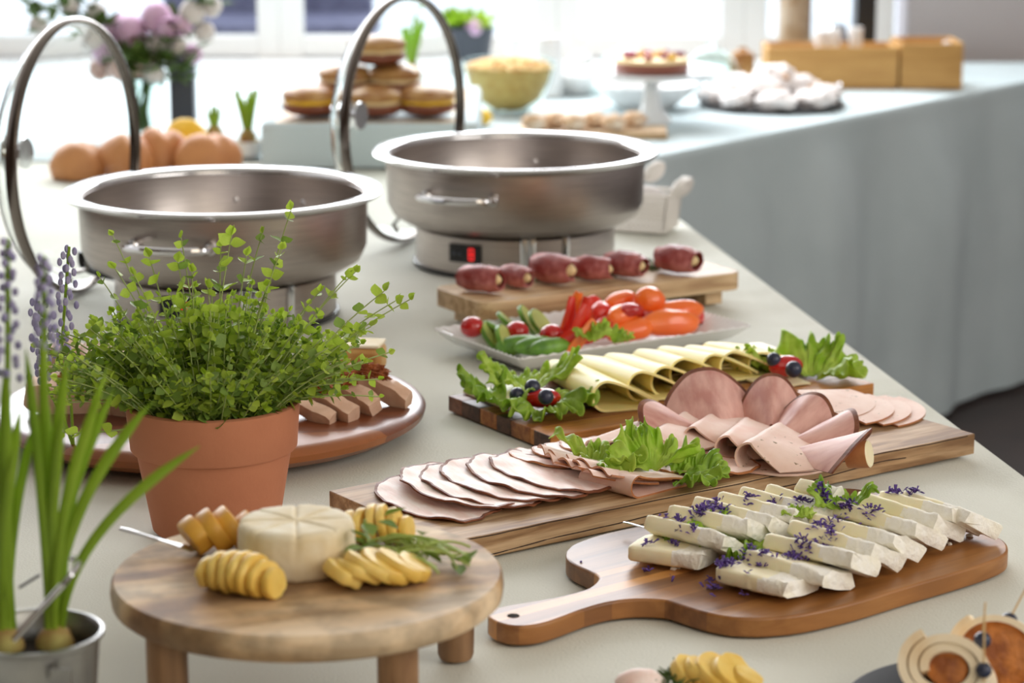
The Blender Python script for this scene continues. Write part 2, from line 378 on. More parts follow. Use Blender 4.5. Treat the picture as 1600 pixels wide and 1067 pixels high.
def ttable(label,poly,h=.02):
    t=thing('banquet_table',label,'table',(0,0,FZ)); c=sum((Vector(p) for p in poly),Vector((0,0)))/len(poly)
    q=[c+(Vector(p)-c)*.985 for p in poly]
    MB().prism([tuple(p) for p in q],-FZ-.035,-FZ-.0095).build('tabletop',wRoll,t,smooth=False)
    for p in q:
        p=c+(p-c)*.9; MB().tube([(p.x,p.y,0),(p.x,p.y,-FZ-.035)],.018).build('leg',M['darkgrey'],t)
e1=Vector((.534,2.477));e2=Vector((.282,4.039)); dr=(e2-e1).normalized(); pr=Vector((-dr.y,dr.x))
B1=e1+dr*((4.70-e1.y)/dr.y); B0=e1+dr*((1.25-e1.y)/dr.y)
near=[tuple(B0+pr*1.35),tuple(B0),tuple(B1),(-1.25,4.70)]
ttable('near buffet table hidden under its pale cloth',near)
tag(cloth('tablecloth',near,.70,M['cloth'],(0,0,0),0,1,amp=.005,step=.02,skip=(2,)),'pale cream cloth on the near table under the cold cuts and warming dishes','tablecloth')
far=[(-2.2,4.72),(.235,4.72),(1.585,6.47),(-2.2,6.47)]
ttable('far buffet table hidden under a mint cloth by the windows',far)
tag(cloth('tablecloth',far,.735,M['cloth2'],(0,0,0),0,4,fold=.09,fr=11,skip=(0,2)),'mint grey cloth on the far table, its long drop hanging to the floor','tablecloth')
t=thing('riser','low riser box under a pale cloth, holding the pile of filled buns','riser',(-.25,4.915,0))
MB().box((-.02,0,.0415),(.36,.56,.083)).build('box',wRoll,t,smooth=False)
o=cloth('cloth_cover',[(-.22,-.29),(.18,-.29),(.18,.3),(-.22,.3)],.083,M['cloth2'],(0,0,0),0,9,amp=.0005,fold=.006,dz=.0855); o.parent=t
# ------------------------------------------------------------------ chafing dishes
def ring(c,r0,n=64,ax='z'):
    return [Vector(c)+Vector((r0*cos(2*PI*i/n),r0*sin(2*PI*i/n),0)) for i in range(n)]
def chafer(name_label,loc,rz,lidang,liddist,lidn,frontang):
    t=thing('chafing_dish',name_label,'chafing dish',loc,rz)
    prof=[(0,.062),(.13,.062),(.165,.066),(.185,.078),(.193,.095),(.195,.158),(.202,.163),(.213,.166),(.2145,.169),(.2125,.1715),(.196,.1705),(.1905,.166),(.189,.10),(.18,.083),(.16,.072),(.10,.070),(0,.070)]
    MB().lathe(prof[:6]+[(.195,.161)]+[(.1895,.162)]+prof[12:],96).build('pan',M['steel'],t,angle=40)
    MB().lathe([(.1935,.158),(.197,.1615),(.2135,.166),(.2155,.1695),(.213,.1725),(.197,.1715),(.1905,.167),(.1905,.16),(.1935,.158)],96).build('rim',M['rim'],t,angle=60)
    MB().lathe([(0,.003),(.1505,.003),(.1505,.058),(.143,.0615),(0,.0615)],72).build('heating_base',M['steel'],t,angle=40)
    MB().lathe([(0,0),(.154,0),(.154,.006),(.1507,.0065),(.1507,.0031),(0,.0031)],72).build('base_ring',M['black'],t)
    # front handle
    def az(a,r,z): return Vector((r*cos(a),r*sin(a),z))
    for ha in (frontang,frontang+PI):
        w=.27
        pts=[az(ha-w,.192,.125),az(ha-w,.207,.126),az(ha-w*.88,.222,.127),az(ha-w*.5,.228,.127),az(ha,.230,.127),az(ha+w*.5,.228,.127),az(ha+w*.88,.222,.127),az(ha+w,.207,.126),az(ha+w,.192,.125)]
        h=MB().tube(spline(pts,4,False),.0055,10).build('handle',M['chrome'],t)
        for q in(-w,w): MB().blob(az(ha+q,.197,.125),(.009,.009,.010)).build('rivet',M['chrome'],h)
    # control panel and posts
    pa=frontang-.07
    pan=MB().box((0,0,0),(.006,.052,.027)).build('control_panel',M['black'],t,loc=az(pa,.151,.037),rz=pa,bevel=.001)
    dg=MB()
    for (yy,zz,wy,wz) in ((0,.008,.007,.0018),(0,0,.007,.0018),(0,-.008,.007,.0018),(.0035,.004,.0018,.008),(.0035,-.004,.0018,.008),(-.0035,.004,.0018,.008),(-.0035,-.004,.0018,.008)): dg.box((.0035,.012+yy,zz),(.0012,wy,wz))
    dg.build('digit',M['led'],pan,smooth=False)
    for k in(1,2): MB().tube([(0,0,0),(.006,0,0)],.003,10).build('button',M['darkgrey'],pan,loc=(.001,-.006-.010*(k-1),0))
    for q in (.52,.60,.95):
        MB().tube([az(frontang+q,.151,.012),az(frontang+q,.151,.0615)],.006,10).build('post',M['chrome'],t)
    # hinge bracket towards the lid
    la=lidang
    hb=spline([az(la,.150,.03),az(la,.185,.028),az(la,liddist-.012,.036),az(la,liddist-.004,.06)],5,False)
    hg=MB().tube(hb,.008,10,flat=.7).build('hinge',M['black'],t)
    for q in(-.16,.16): MB().tube(spline([az(la+q*1.4,.197,.09),az(la+q*1.4,.212,.07),az(la+q,.222,.045),az(la+q,liddist-.008,.034),az(la+q*.6,liddist-.004,.02)],5,False),.004,8,flat=.6).build('bracket',M['ring'],t)
    # lid, standing open
    M2=Matrix.Translation(az(la,liddist,.196))@Matrix.Rotation(lidn,4,'Z')@Matrix.Rotation(R(90),4,'Y')
    rl=.19
    T=lambda p:(M2@Vector(p))
    lid=MB().tube([T(p) for p in ring((0,0,0),rl,80)],.0088,12,closed=True,flat=.55).build('lid_ring',M['ring'],t)
    pr_=[(rl-.004,.002)]+[(rl*cos(a)*.98,.075*sin(a)+.003) for a in [R(5+i*8.4) for i in range(10)]]+[(.02,.078),(.0,.0785)]
    MB().lathe(pr_+[(r,z-.003) for r,z in pr_[::-1]],64,M=M2.to_4x4()).build('lid_glass',M['glass'],t)
    MB().lathe([(0,.079),(.022,.079),(.022,.083),(.008,.087),(.007,.098),(.024,.104),(.03,.113),(.024,.122),(0,.125)],28,M=M2.to_4x4()).build('lid_knob',M['chrome'],t)
    return t
D1=P(349,297,.17); D2=P(805,235,.17)
chafer('steel round warming dish behind the terracotta pot, glass lid raised',(D1.x,D1.y,0),0,R(147.5),.264,R(163),R(-104))
chafer('steel round warming dish with black display, behind the rolled meat board',(D2.x,D2.y,0),0,R(136),.240,R(154),R(-115))
# ------------------------------------------------------------------ boards
A_,B_,C_,D_=P(514,767,.022),P(709,846,.022),P(1530,676,.022),P(1310,618,.022)
HB=R(35.2)
def frame(o,ang):
    c,s=cos(ang),sin(ang)
    def W(x,y,z=0): return Vector((o.x+c*x-s*y,o.y+s*x+c*y,z))
    def L(px,py,z): p=P(px,py,z)-o; return Vector((c*p.x+s*p.y,-s*p.x+c*p.y,z))
    return W,L
hW,hL=frame(A_,HB)
t=thing('serving_board','long oak board with bark edge carrying the sliced hams','serving board',(A_.x,A_.y,0),HB)
pl=[]
for i in range(33): x=.683*i/32; pl.append((x,-.212+.0016*wob(x,0,30)))
pl+=[(.683,0),(0,0)]
MB().prism(pl,0,.0225).build('board',wHam,t,bevel=.0012,angle=30)
mb=MB()
for z0,am,yo in ((.0215,.0008,0),(.008,.003,.0002)):
    pts=[(x*.683,-.212+.0016*wob(x*.683,0,30)-.0001,z0+am*wob(x,z0,7,3)+.012*(x-.5)*(.8 if am>.002 else 0)) for x in [i/60 for i in range(1 if am<.002 else 3,60 if am<.002 else 52)]]
    mb.tube(pts,.0006,4)
mb.build('bark_line',mat('bark_line',(58,42,32),.9),t)
# yellow cheese board
o0=P(700,618,.018); CB=R(32.3); cW,cL=frame(o0,CB)
t=thing('serving_board','striped walnut board under the folded yellow cheese','serving board',(o0.x,o0.y,0),CB)
ys=[0,-.03,-.07,-.105,-.135,-.175,-.216]; ms=[wDark,wMid,wDark,wRed,wDark,wOra]; ms=[wRed,wDark,wMid,wDark,wMid,wOra]
for i in range(6):
    y0,y1=ys[i+1],ys[i]
    MB().box((.2275,(y0+y1)/2,.009),(.455 if i%2 else .4545,y1-y0-.0003,.018)).build('strip',ms[i],t,bevel=.0012)
MB().box((-.0004,-.2,.009),(.001,.031,.0175)).build('end_grain',wDark,t)
# cutting board with handle
px=[(762,961),(770,952),(790,946),(825,940),(866,933),(900,925),(922,917),(935,905),(933,899),(922,893),(900,883),(887,874),(884,866),(887,858),(900,848),(938,835),(992,823),(1120,797),(1243,772),(1300,763),(1355,766),(1440,793),(1516,824),(1547,833),(1568,844),(1575,854),(1571,865),(1547,877),(1495,894),(1416,917),(1337,941),(1259,959),(1206,965),(1180,966),(1140,964),(1099,956),(1067,946),(1040,938),(1008,936),(978,937),(946,942),(911,952),(871,967),(839,976),(804,978),(777,972)]
KZ=.018
kc=P(1230,868,KZ); f0,f1=P(1259,959,KZ),P(1547,877,KZ); KB=math.atan2(f1.y-f0.y,f1.x-f0.x); kW,kL=frame(kc,KB)
t=thing('cutting_board','brown acacia cutting board with a holed handle under the white cheese','cutting board',(kc.x,kc.y,0),KB)
pol=[kL(a,b,KZ) for a,b in px]; pol=spline([(p.x,p.y,0) for p in pol],4)
area2=sum(pol[i].x*pol[(i+1)%len(pol)].y-pol[(i+1)%len(pol)].x*pol[i].y for i in range(len(pol)))
if area2<0: pol=pol[::-1]
bo=MB().prism([(p.x,p.y) for p in pol],.0005,KZ).build('board',wCut,t,bevel=.0022,angle=50)
h=kL(802,962,KZ)
hc=MB(); hr=.0053
hc.lathe([(0,.0003),(hr,.0003),(hr,-.004),(0,-.004)],20,c=(h.x,h.y,KZ)); hc.build('hang_hole',M['soil'],t)
# roll board
o0=P(672,447,.045); RB=R(31); rW,rL=frame(o0,RB)
t=thing('serving_board','pale beech board on feet under the rolled cured meat','serving board',(o0.x,o0.y,0),RB)
rp=[]
for (cx,cy,a0) in ((.02,-.02,90),(.02,-.118,180),(.405,-.118,270),(.405,-.02,0)):
    for k in range(6): a=R(a0+k*18); rp.append((cx+.018*cos(a),cy+.018*sin(a)))
MB().prism(rp,.02,.045).build('board',wRoll,t,bevel=.002,angle=30)
for x in(.04,.385): MB().box((x,-.07,.01),(.028,.10,.02)).build('foot',wRoll,t,bevel=.001)
# round acacia board
rb=P(331,625,.034)
t=thing('round_board','round dark acacia board of roast meat behind the terracotta pot','serving board',(rb.x,rb.y,0),R(12))
MB().lathe([(0,.006),(.19,.006),(.222,.010),(.237,.019),(.239,.026),(.234,.032),(.226,.0345),(0,.0345)],96).build('board',wRound,t,angle=40)
MB().lathe([(0,0),(.09,0),(.09,.006),(0,.006)],48).build('foot_ring',M['black'],t)
# footed stand
SZ=.11; st=P(481,893,SZ)
t=thing('wooden_stand','round footed mango wood stand holding the soft white cheese wheel','cake stand',(st.x,st.y,0),R(20))
MB().lathe([(0,SZ-.021),(.147,SZ-.021),(.1505,SZ-.018),(.1515,SZ-.010),(.1505,SZ-.0025),(.1485,SZ),(0,SZ)],96).build('top',wStand,t,angle=50)
for (qx,qy) in ((262,1060),(622,1060),(712,985)):
    p=PY(qx,qy,1.74 if qx<700 else 1.93); d=Vector((p.x-st.x,p.y-st.y)); c,s=cos(-R(20)),sin(-R(20)); lx,ly=c*d.x-s*d.y,s*d.x+c*d.y
    MB().lathe([(0,0),(.0135,0),(.015,.004),(.0155,.03),(.0155,SZ-.021),(0,SZ-.021)],24,c=(lx,ly,0)).build('leg',wLeg,t)
# ------------------------------------------------------------------ sliced foods
def slab_disc(a,b,th,h,seed,mats,loc,rz,wav=.002,flatr=0,amp=.06,nu=90,nv=9,dshape=0,ringn=1):
    def fn(u,v):
        ph=2*PI*u; r=v if v<.999 else 1.0
        r=(v*nv)/(nv-1)*.955 if v*nv<nv-.5 else 1.0
        k=1+amp*wob(cos(ph),sin(ph),1.7,seed)+amp*.32*wob(cos(ph),sin(ph),6,seed+3)+.012*wob(cos(ph),sin(ph),16,seed+9)
        x=a*r*cos(ph)*k; y=b*r*sin(ph)*k
        if dshape and x>0: x*=dshape
        z=h(x,y)+wav*r*r*wob(x,y,28,seed)+wav*1.4*r**4*max(0,sin(ph*7+seed))
        return (x,y,z)
    return MB().sheet(fn,nu,nv,th,0,1,ringn,closeu=True).build('ham_slice',mats,loc=loc,rz=rz,angle=50)
Z0=.0225
lefts=[(604,779),(638,769),(670,768),(705,762),(748,756),(783,749)]
wh=['leftmost large ham slice with a dark crust, nearest the bare end of the oak board','second large dark-crusted ham slice from the bare end of the oak board','third large dark-crusted ham slice from the bare end of the oak board','fourth large dark-crusted ham slice from the bare end of the oak board','fifth large dark-crusted ham slice from the bare end of the oak board','last large dark-crusted ham slice, overlapping the five others and touching the ruffled ham']
for k,(a,b) in enumerate(lefts):
    c=hL(a+76,b-2-k*.4,Z0)
    s=.004 if k==0 else .088
    aa,bb=.056,.088
    hfun=lambda x,y,s=s,aa=aa,k=k: .0016+s*(aa*1.02-x)+.0022*max(0,sin(y*55+k))*(.4+.6*min(1,abs(x)/aa))*(1 if k else .25)
    o=slab_disc(aa,bb,.0018,hfun,10+k,[M['ham'],M['crust']],hW(c.x,c.y-.006,Z0),HB-R(9),wav=.0015,amp=.1)
    tag(o,wh[k],'ham','large crusted ham slices fanned on the oak board')
# back row of smaller slices
lf=[(747,722),(790,711),(828,706),(858,705),(883,703),(905,703)]
for k,(a,b) in enumerate(lf):
    c=hL(a+50,b+4,Z0)
    s=.01 if k==0 else .10
    aa,bb=.04,.05
    hf=lambda x,y,s=s,aa=aa: .0016+s*(aa-x)
    o=slab_disc(aa,bb,.002,hf,40+k,[M['ham'],M['crust_l']],hW(c.x,min(c.y,-.048),Z0),HB+R(12),wav=.0012,amp=.08)
    tag(o,['small ham slice at the left end of the back row on the oak board','second small ham slice in the back row on the oak board','third small ham slice in the back row on the oak board','fourth small ham slice in the back row, behind the ruffled ham','fifth small ham slice in the back row, behind the lettuce','sixth small ham slice of the back row, tucked under the folded ham'][k],'ham','small thin-edged ham slices at the back of the oak board')
def fold_sheet(L,W_,r0,r1,th,disc,seed,name,mats,loc,rz,h1=.004,nu=46,nv=16,wav=0,mouth=0,flare=0,tail=.25,skew=0,lift=0,ring=0,tex=.85):
    """sheet folded over on itself: fold ridge at x=0, axis along y (front at -y). r0 loop radius at back, r1 at front"""
    def fn(u,v):
        y=(.5-v)*W_
        LL=L
        if disc: LL=L*(.42+.58*math.sqrt(max(0,1-(2*v-1)**2*.96)))
        r=r0+(r1-r0)*v
        s=u*2-1; q=abs(s)
        lo=.30
        x0=flare*v
        if q<lo:
            a=PI/2*(q/lo); x=x0+r*(1-cos(a)); z=r+(r*sin(a) if s>0 else -r*sin(a))
        else:
            e=(q-lo)/(1-lo); x=x0+r+(LL-r)*e
            if s>0: z=2*r*(1-e**tex)+h1*e
            else: z=0.0
            if s>0: z=max(z,h1)
        z+=th/2+wav*wob(x,y,24,seed)*(1 if s>0 else .1)+lift*v*(1 if s>0 else .3)
        return (x+skew*(v-.5),y,z)
    return MB().sheet(fn,nu,nv,th,0,1 if len(mats)>1 else 0,ring).build(name,mats,loc=loc,rz=rz,angle=60)
# yellow cheese folds
fr=[(923,647),(979,633),(1016,623),(1045,611),(1094,603),(1124,600),(1170,592)]
bk=[(852,592),(896,588),(942,583),(989,578),(1024,572),(1065,572),(1095,566)]
lab=['folded yellow cheese slice nearest the salad garnish with two dark berries','second folded yellow cheese slice from the lettuce end','third folded yellow cheese slice from the lettuce end','fourth folded yellow cheese slice, in the middle of the row','fifth folded yellow cheese slice, behind the smoked ham','sixth folded yellow cheese slice, second from the far end','last folded yellow cheese slice, long flat fold at the far end of the row']
for k in range(7):
    f=cL(*fr[k],.018); b=cL(*bk[k],.018); d=f-b; ln=min(d.length,.17); ang=math.atan2(d.x,-d.y)
    m=(f+b)/2; m=f-d.normalized()*ln/2
    o=fold_sheet(.078 if k<6 else .088,ln,.0105,.017 if k<6 else .014,.0028,False,k,'cheese_slice',[M['cheese']],cW(m.x,m.y,.0185+.0012*(k%2)),CB+ang*.9,h1=.006,tex=1.25)
    tag(o,lab[k],'cheese','folded yellow cheese slices in a row on the striped board')
# flat pale slices behind
flat=[(770,607,'flat pale cheese slice at the left corner under the green garnish'),(885,579,'flat pale cheese slice behind the first yellow folds'),(935,573,'second flat pale cheese slice in the back row'),(985,566,'third flat pale cheese slice in the back row'),(1035,560,'fourth flat pale cheese slice in the back row'),(1085,554,'fifth flat pale cheese slice in the back row'),(1130,549,'last flat pale cheese slice in the back row, nearest the far garnish'),(1195,590,'flat pale cheese slice sticking out at the right end of the yellow folds')]
for k,(a,b,l) in enumerate(flat):
    p=cL(a,b,.018); mb=MB(); w_,h_=.085,.08
    if k==7: w_=.06;h_=.11
    p.y=min(p.y,-.042 if k<7 else -.06)
    s=.045
    mb.sheet(lambda u,v,w_=w_,h_=h_,s=s,k=k:((u-.5)*w_,(v-.5)*h_,.0015+(s if k not in(0,7) else .0)*(1-u)*w_+.0006*sin(u*9+k)+(.0035*k*.3 if 0<k<7 else 0)),12,8,.0022)
    o=mb.build('cheese_slice',M['cheese_p'],loc=cW(p.x,p.y,.0185),rz=CB+R([0,6,-4,5,-6,3,-3,-8][k]),angle=60)
    tag(o,l,'cheese','flat pale cheese slices on the striped board')
# herbed ham folds (pale pink)
mh=[((866,692),(1010,655),'folded pale ham slice at the left end of the long folded row',.0075),((912,702),(1060,650),'second folded pale ham slice, its round mouth above the lettuce',.008),((954,708),(1100,648),'third folded pale ham slice with an open round mouth behind the lettuce',.010),((1002,706),(1130,650),'fourth folded pale ham slice, behind the upright lettuce frill',.010),((1068,700),(1170,650),'fifth folded pale ham slice, tall fold right of the lettuce',.012),((1117,722),(1215,662),'sixth folded pale ham slice with a crisp curled mouth near the board edge',.014)]
for k,(f_,b_,l,r1) in enumerate(mh):
    f=hL(*f_,Z0); b=hL(*b_,Z0+.012); d=f-b; ln=min(.125,max(.10,d.length)); ang=math.atan2(d.x,-d.y)*.75; m=f-Vector((sin(ang),-cos(ang),0))*ln/2
    if m.y+ln/2*cos(ang)>-.002: m.y=-.002-ln/2*cos(ang)
    o=fold_sheet(.075,ln,.008,r1,.002,True,60+k,'ham_slice',[M['mort']],hW(m.x,m.y,Z0+.0006*(k%2)),HB+ang,wav=.002,h1=.005)
    tag(o,l,'ham','folded pale herbed ham slices in a row on the oak board')
# big speckled round slice
def cone_slice(loc,rz,Rr,half,rc,th,seed,mats,lift,nm='ham_slice',sag=.0,sweep=1.0,nv=16,ring=1):
    """slice folded like a cornet: apex at origin, opening towards +x; arched over"""
    def fn(u,v):
        a=(u-.5)*2*half; rr=Rr*(.10+.90*v)*(1-.10*(abs(u-.5)*2)**3)*(1+.04*wob(a,v,3,seed))
        arch=rc*(.25+.75*v)*max(0,cos(a/half*PI/2))**.8
        return (rr*cos(a),rr*sin(a)*sweep,th/2+arch+lift*v+.0012*wob(rr*6,a,4,seed))
    return MB().sheet(fn,26,nv,th,0,1,ring).build(nm,mats,loc=loc,rz=rz,angle=60)
# speckle material
def speckle(name,basec,c2,spc,sc=90,thr=.30):
    m=mat(name,basec,.6,c2=c2,sc=30,bump=.0003,bsc=120,sss=.1,spec=.35); nt=m.node_tree;N=nt.nodes;L=nt.links;b=N['Principled BSDF']
    src=b.inputs['Base Color'].links[0].from_socket; tc=[n for n in N if n.type=='TEX_COORD'][0]
    n=N.new('ShaderNodeTexNoise'); n.inputs['Scale'].default_value=sc; n.inputs['Detail'].default_value=2; L.new(tc.outputs['Object'],n.inputs['Vector'])
    r=N.new('ShaderNodeValToRGB'); r.color_ramp.elements[0].position=.66; r.color_ramp.elements[1].position=.72; r.color_ramp.elements[0].color=(0,0,0,1); r.color_ramp.elements[1].color=(1,1,1,1); L.new(n.outputs[0],r.inputs[0])
    mx=N.new('ShaderNodeMix'); mx.data_type='RGBA'; L.new(r.outputs[0],mx.inputs[0]); L.new(src,mx.inputs[6]); mx.inputs[7].default_value=rgb(spc); L.new(mx.outputs[2],b.inputs['Base Color']); return m
M['speck']=speckle('speckled_ham',(228,192,176),(240,212,198),(138,112,80),120)
f=hL(1160,730,Z0); b=hL(1212,672,Z0+.02); d=f-b; ang=math.atan2(d.x,-d.y)*.9; m=(f+b)/2
o=fold_sheet(.088,.125,.010,.0155,.0022,True,80,'ham_slice',[M['speck'],M['mort']],hW(m.x-.004,m.y+.004,Z0+.001),HB+ang,wav=.002,h1=.003); tag(o,'large speckled ham slice draped at the front right of the folded row','ham')
# smoked dark pink folded slices, fanned round the back
sm=[((1120,688),(1030,640),.085,R(34),.030,'dark pink smoked ham slice at the left of the smoked fan, orange rim showing'),
    ((1130,680),(1108,618),.095,R(38),.048,'largest upright smoked ham slice with a dark rounded top'),
    ((1205,680),(1205,625),.085,R(32),.045,'upright smoked ham slice with an orange rind disc behind it'),
    ((1205,695),(1268,636),.085,R(30),.036,'smoked ham slice third from the far end of the fan'),
    ((1215,703),(1308,660),.085,R(34),.034,'smoked ham slice second from the far end of the fan'),
    ((1215,714),(1350,690),.098,R(36),.034,'smoked ham cone at the front right, pale rolled end showing')]
for k,(a,b,Rr,hf,arc,l) in enumerate(sm):
    pa=hL(*a,Z0+.004); pb=hL(*b,Z0+.03); d=pb-pa; ang=math.atan2(d.y,d.x)
    if k<3: Rr=min(Rr,max(.06,d.length+.02))
    t=thing('ham_slice',l,'ham',hW(pa.x,pa.y,Z0+.001),HB+ang,'dark pink smoked ham folds fanned on the oak board')
    o=cone_slice(None,0,Rr,hf,arc,.0022,90+k,[M['smoke'],M['crust']],.006,'fold'); o.parent=t
    if k in(0,2,4,5):   # rind roll inside the mouth
        rr=.013
        Mr=Matrix.Translation((Rr*.88,0,.0145))@Matrix.Rotation(R(78),4,'Y')
        MB().lathe([(0,-.012),(.0125,-.012),(.0142,.008),(.0138,.0105)],28,M=Mr,m=0).lathe([(.0138,.0105),(.0128,.0115),(0,.0118)],28,M=Mr,m=1).build('rolled_end',[M['crust_l'],M['cheese_p'] if k==5 else M['pear']],t)
# ruffled chicken ham folds front
rf=[((853,738),'ruffled thin ham fold at the left of the curled cluster',-30),((880,752),'second ruffled thin ham fold, brown smoked edge curled up',-20),((905,762),'third ruffled thin ham fold, in front of the lettuce',-24),((925,765),'fourth ruffled thin ham fold with a toasted edge',-14)]
for k,(c_,l,an) in enumerate(rf):
    p=hL(*c_,Z0)
    def fn(u,v,k=k):
        y=(.5-v)*.075; x=.07*u
        return (x,y,.003+.014*(1-u)**1.5+.006*abs(sin(v*7+k))*(1-u)+.003*k*u*.4)
    o=MB().sheet(lambda u,v:fn(v,u),18,14,.0018,0,1,0).build('ham_slice',[M['mort'],M['crust_l']],loc=hW(p.x,p.y,Z0+.0012*k),rz=HB+R(an)); tag(o,l,'ham','thin ruffled ham folds with toasted edges')
    o.rotation_euler.z+=R(8)
p=hL(945,772,Z0); o=fold_sheet(.085,.075,.006,.011,.0018,False,77,'ham_slice',[M['mort'],M['crust_l']],hW(p.x+.004,min(p.y+.005,-.04),Z0),HB+R(6),wav=.002); p2=hL(945,772,Z0)
tag(o,'broad folded ham slice at the board edge in front of the lettuce','ham')
# flat slices between
for k,(a,b,l) in enumerate([(1085,735,'flat pale ham slice lying under the lettuce, pointing to the folded row'),(1120,742,'flat pale ham slice at the board edge below the folded row')]):
    p=hL(a,b,Z0); o=slab_disc(.055,.035,.002,lambda x,y:.0015+.04*(.05-x)*(1 if k else .3),130+k,[M['mort'],M['crust_l']],hW(p.x,max(p.y,-.165),Z0+.0025*k),HB-R(20)); tag(o,l,'ham')
# pale flat slices at the right end
for k,(a,b,l) in enumerate([(1305,648,'flat quartered pale ham slice nearest the smoked fan'),(1335,652,'second flat quartered pale ham slice'),(1362,650,'third flat quartered pale ham slice'),(1385,648,'last flat quartered pale ham slice, furthest towards the bare board end')][::-1]):
    p=hL(a,b,Z0)
    def fn(u,v,k=k):
        a_=R(-100)+R(95)*u; r=.006+.085*v; return (r*cos(a_)-.02,r*sin(a_)+.045,.0015+.0028*k+.02*(1-v)*.2*k)
    o=MB().sheet(fn,18,8,.002,0,1,0).build('ham_slice',[M['speck'],M['crust_l']],loc=hW(p.x,p.y,Z0),rz=HB+R(8),angle=50); tag(o,l,'ham','flat quartered ham slices at the right end of the oak board')
# ------------------------------------------------------------------ lettuce
def lettuce(loc,rz,size,label,seed,m='lettuce',lift=.02,tilt=(0,0),span=1.6,ruf=.011,thing_=True,parent=None,name='lettuce_leaf'):
    so=Vector((seed*3.1,seed*1.7,seed*.9))
    def fn(u,v):
        a=(u-.5)*2*span; r=size*(.10+.90*v)*(1+.20*wob(cos(a)*1.3,sin(a)*1.3,1.5,seed))
        ed=v**1.8
        p=Vector((r*cos(a),r*sin(a),0))
        n1=noise.noise_vector(p*(1.7/size)+so); n2=noise.noise_vector(p*(5.5/size)+so*2)
        fr=ruf*ed*(.45*sin(a*7+3*n1.x+seed)+.8*sin(a*17+4*n1.y+seed)+.5*sin(a*37+6*n1.x))
        p+=Vector((n1.x*size*.16*v,n1.y*size*.16*v,0))+Vector((cos(a),sin(a),0))*(ruf*.5*ed*cos(a*37+6*n1.x))
        z=lift*v*(.75+.45*sin(a*2.3+seed))+size*.30*v*abs(n1.z)*1.6+n2.z*size*.12+fr*.9
        p+=Vector((n2.x,n2.y,0))*size*.09*v
        p.z=max(z,-.001)+.002
        return p
    o=MB().sheet(fn,170,18,.0007).build(name,M[m],loc=loc,rz=rz,angle=180)
    o.rotation_euler=(tilt[0],tilt[1],rz)
    # keep it above its board
    if label: tag(o,label,'lettuce')
    if parent: o.parent=parent
    return o
def LW(fn,x,y,z): return fn(x,y,z)
let=[(hW,hL,925,727,Z0+.012,HB+R(-10),.048,'frilly green lettuce leaf lying left across the sliced ham',3,'lettuce',.01),
     (hW,hL,1020,738,Z0+.012,HB+R(60),.038,'upright green lettuce frill standing among the folded ham',7,'lettuce',.04),
     (hW,hL,1065,748,Z0+.006,HB+R(-30),.042,'curly lettuce leaf hanging toward the front edge of the oak board',11,'lettuce_d',.008),
     (cW,cL,830,615,.02,CB+R(75),.05,'tall curly lettuce leaf at the back left of the striped board',5,'lettuce',.035),
     (cW,cL,790,632,.02,CB+R(165),.045,'curly lettuce leaf at the left end of the striped board',8,'lettuce_d',.025),
     (cW,cL,850,642,.02,CB+R(-75),.05,'frilly lettuce leaf in front of the cherry tomato half on the striped board',13,'lettuce_d',.012),
     (cW,cL,1220,580,.02,CB+R(80),.045,'pale frilly lettuce leaf behind the far tomato on the striped board',17,'lettuce',.02),
     (cW,cL,1270,592,.02,CB+R(10),.055,'large curly lettuce leaf at the right end of the striped board',19,'lettuce',.028),
     (cW,cL,1195,578,.02,CB+R(150),.035,'small lettuce frill left of the far tomato',23,'lettuce_d',.01),
     (kW,kL,1140,862,KZ+.006,KB+R(100),.034,'frilly lettuce sprig lying between the two rows of white cheese',27,'lettuce',.026),
     (kW,kL,1165,872,KZ+.004,KB+R(-60),.038,'second frilly lettuce sprig, in front of the white cheese rows',29,'lettuce_d',.012),
     (kW,kL,1318,800,KZ+.03,KB+R(60),.028,'small lettuce piece tucked at the back of the white cheese',31,'lettuce_d',.02),
     (kW,kL,1248,812,KZ+.03,KB+R(30),.013,'tiny green leaf resting on the back row of white cheese',33,'lettuce',.006),
     (kW,kL,1070,850,KZ+.01,KB+R(150),.02,'small torn lettuce tip beside the flat slice of white cheese',35,'lettuce_d',.012)]
for (w,l,a,b,z,rz,sz,lb,sd,m,lf_) in let:
    q=P(a,b,z); lettuce(q,rz,sz*1.12,lb,sd,m,lf_*.8,ruf=sz*.14,span=1.9)
# berries and tomatoes on cheese board
def berry(px_,py_,z,r,label,m='olive',cat='berry',rad=None,rz=0,name='blueberry'):
    q=P(px_,py_,z); o=MB().blob((0,0,0),rad or (r,r,r),.02,2,24,16).build(name,M[m],loc=q,rz=rz); 
    o_=tag(o,label,cat); return o
berry(832,605,.045,.0092,'dark blue berry resting highest in the left lettuce garnish')
berry(808,617,.036,.0088,'dark blue berry lower in the left lettuce, behind the tomato')
berry(853,620,.043,.0088,'dark blue berry in front of the left tomato half')
berry(848,622,.033,.02,'halved oval cherry tomato in the left lettuce garnish','tomato','tomato',(.021,.012,.011),R(10),'cherry_tomato')
berry(1209,562,.045,.0088,'dark blue berry behind the tomato on the far garnish')
berry(1240,577,.043,.0098,'dark blue berry in front of the tomato on the far garnish')
berry(1228,572,.036,.02,'oval cherry tomato on the far lettuce garnish','tomato','tomato',(.022,.013,.013),R(20),'cherry_tomato')
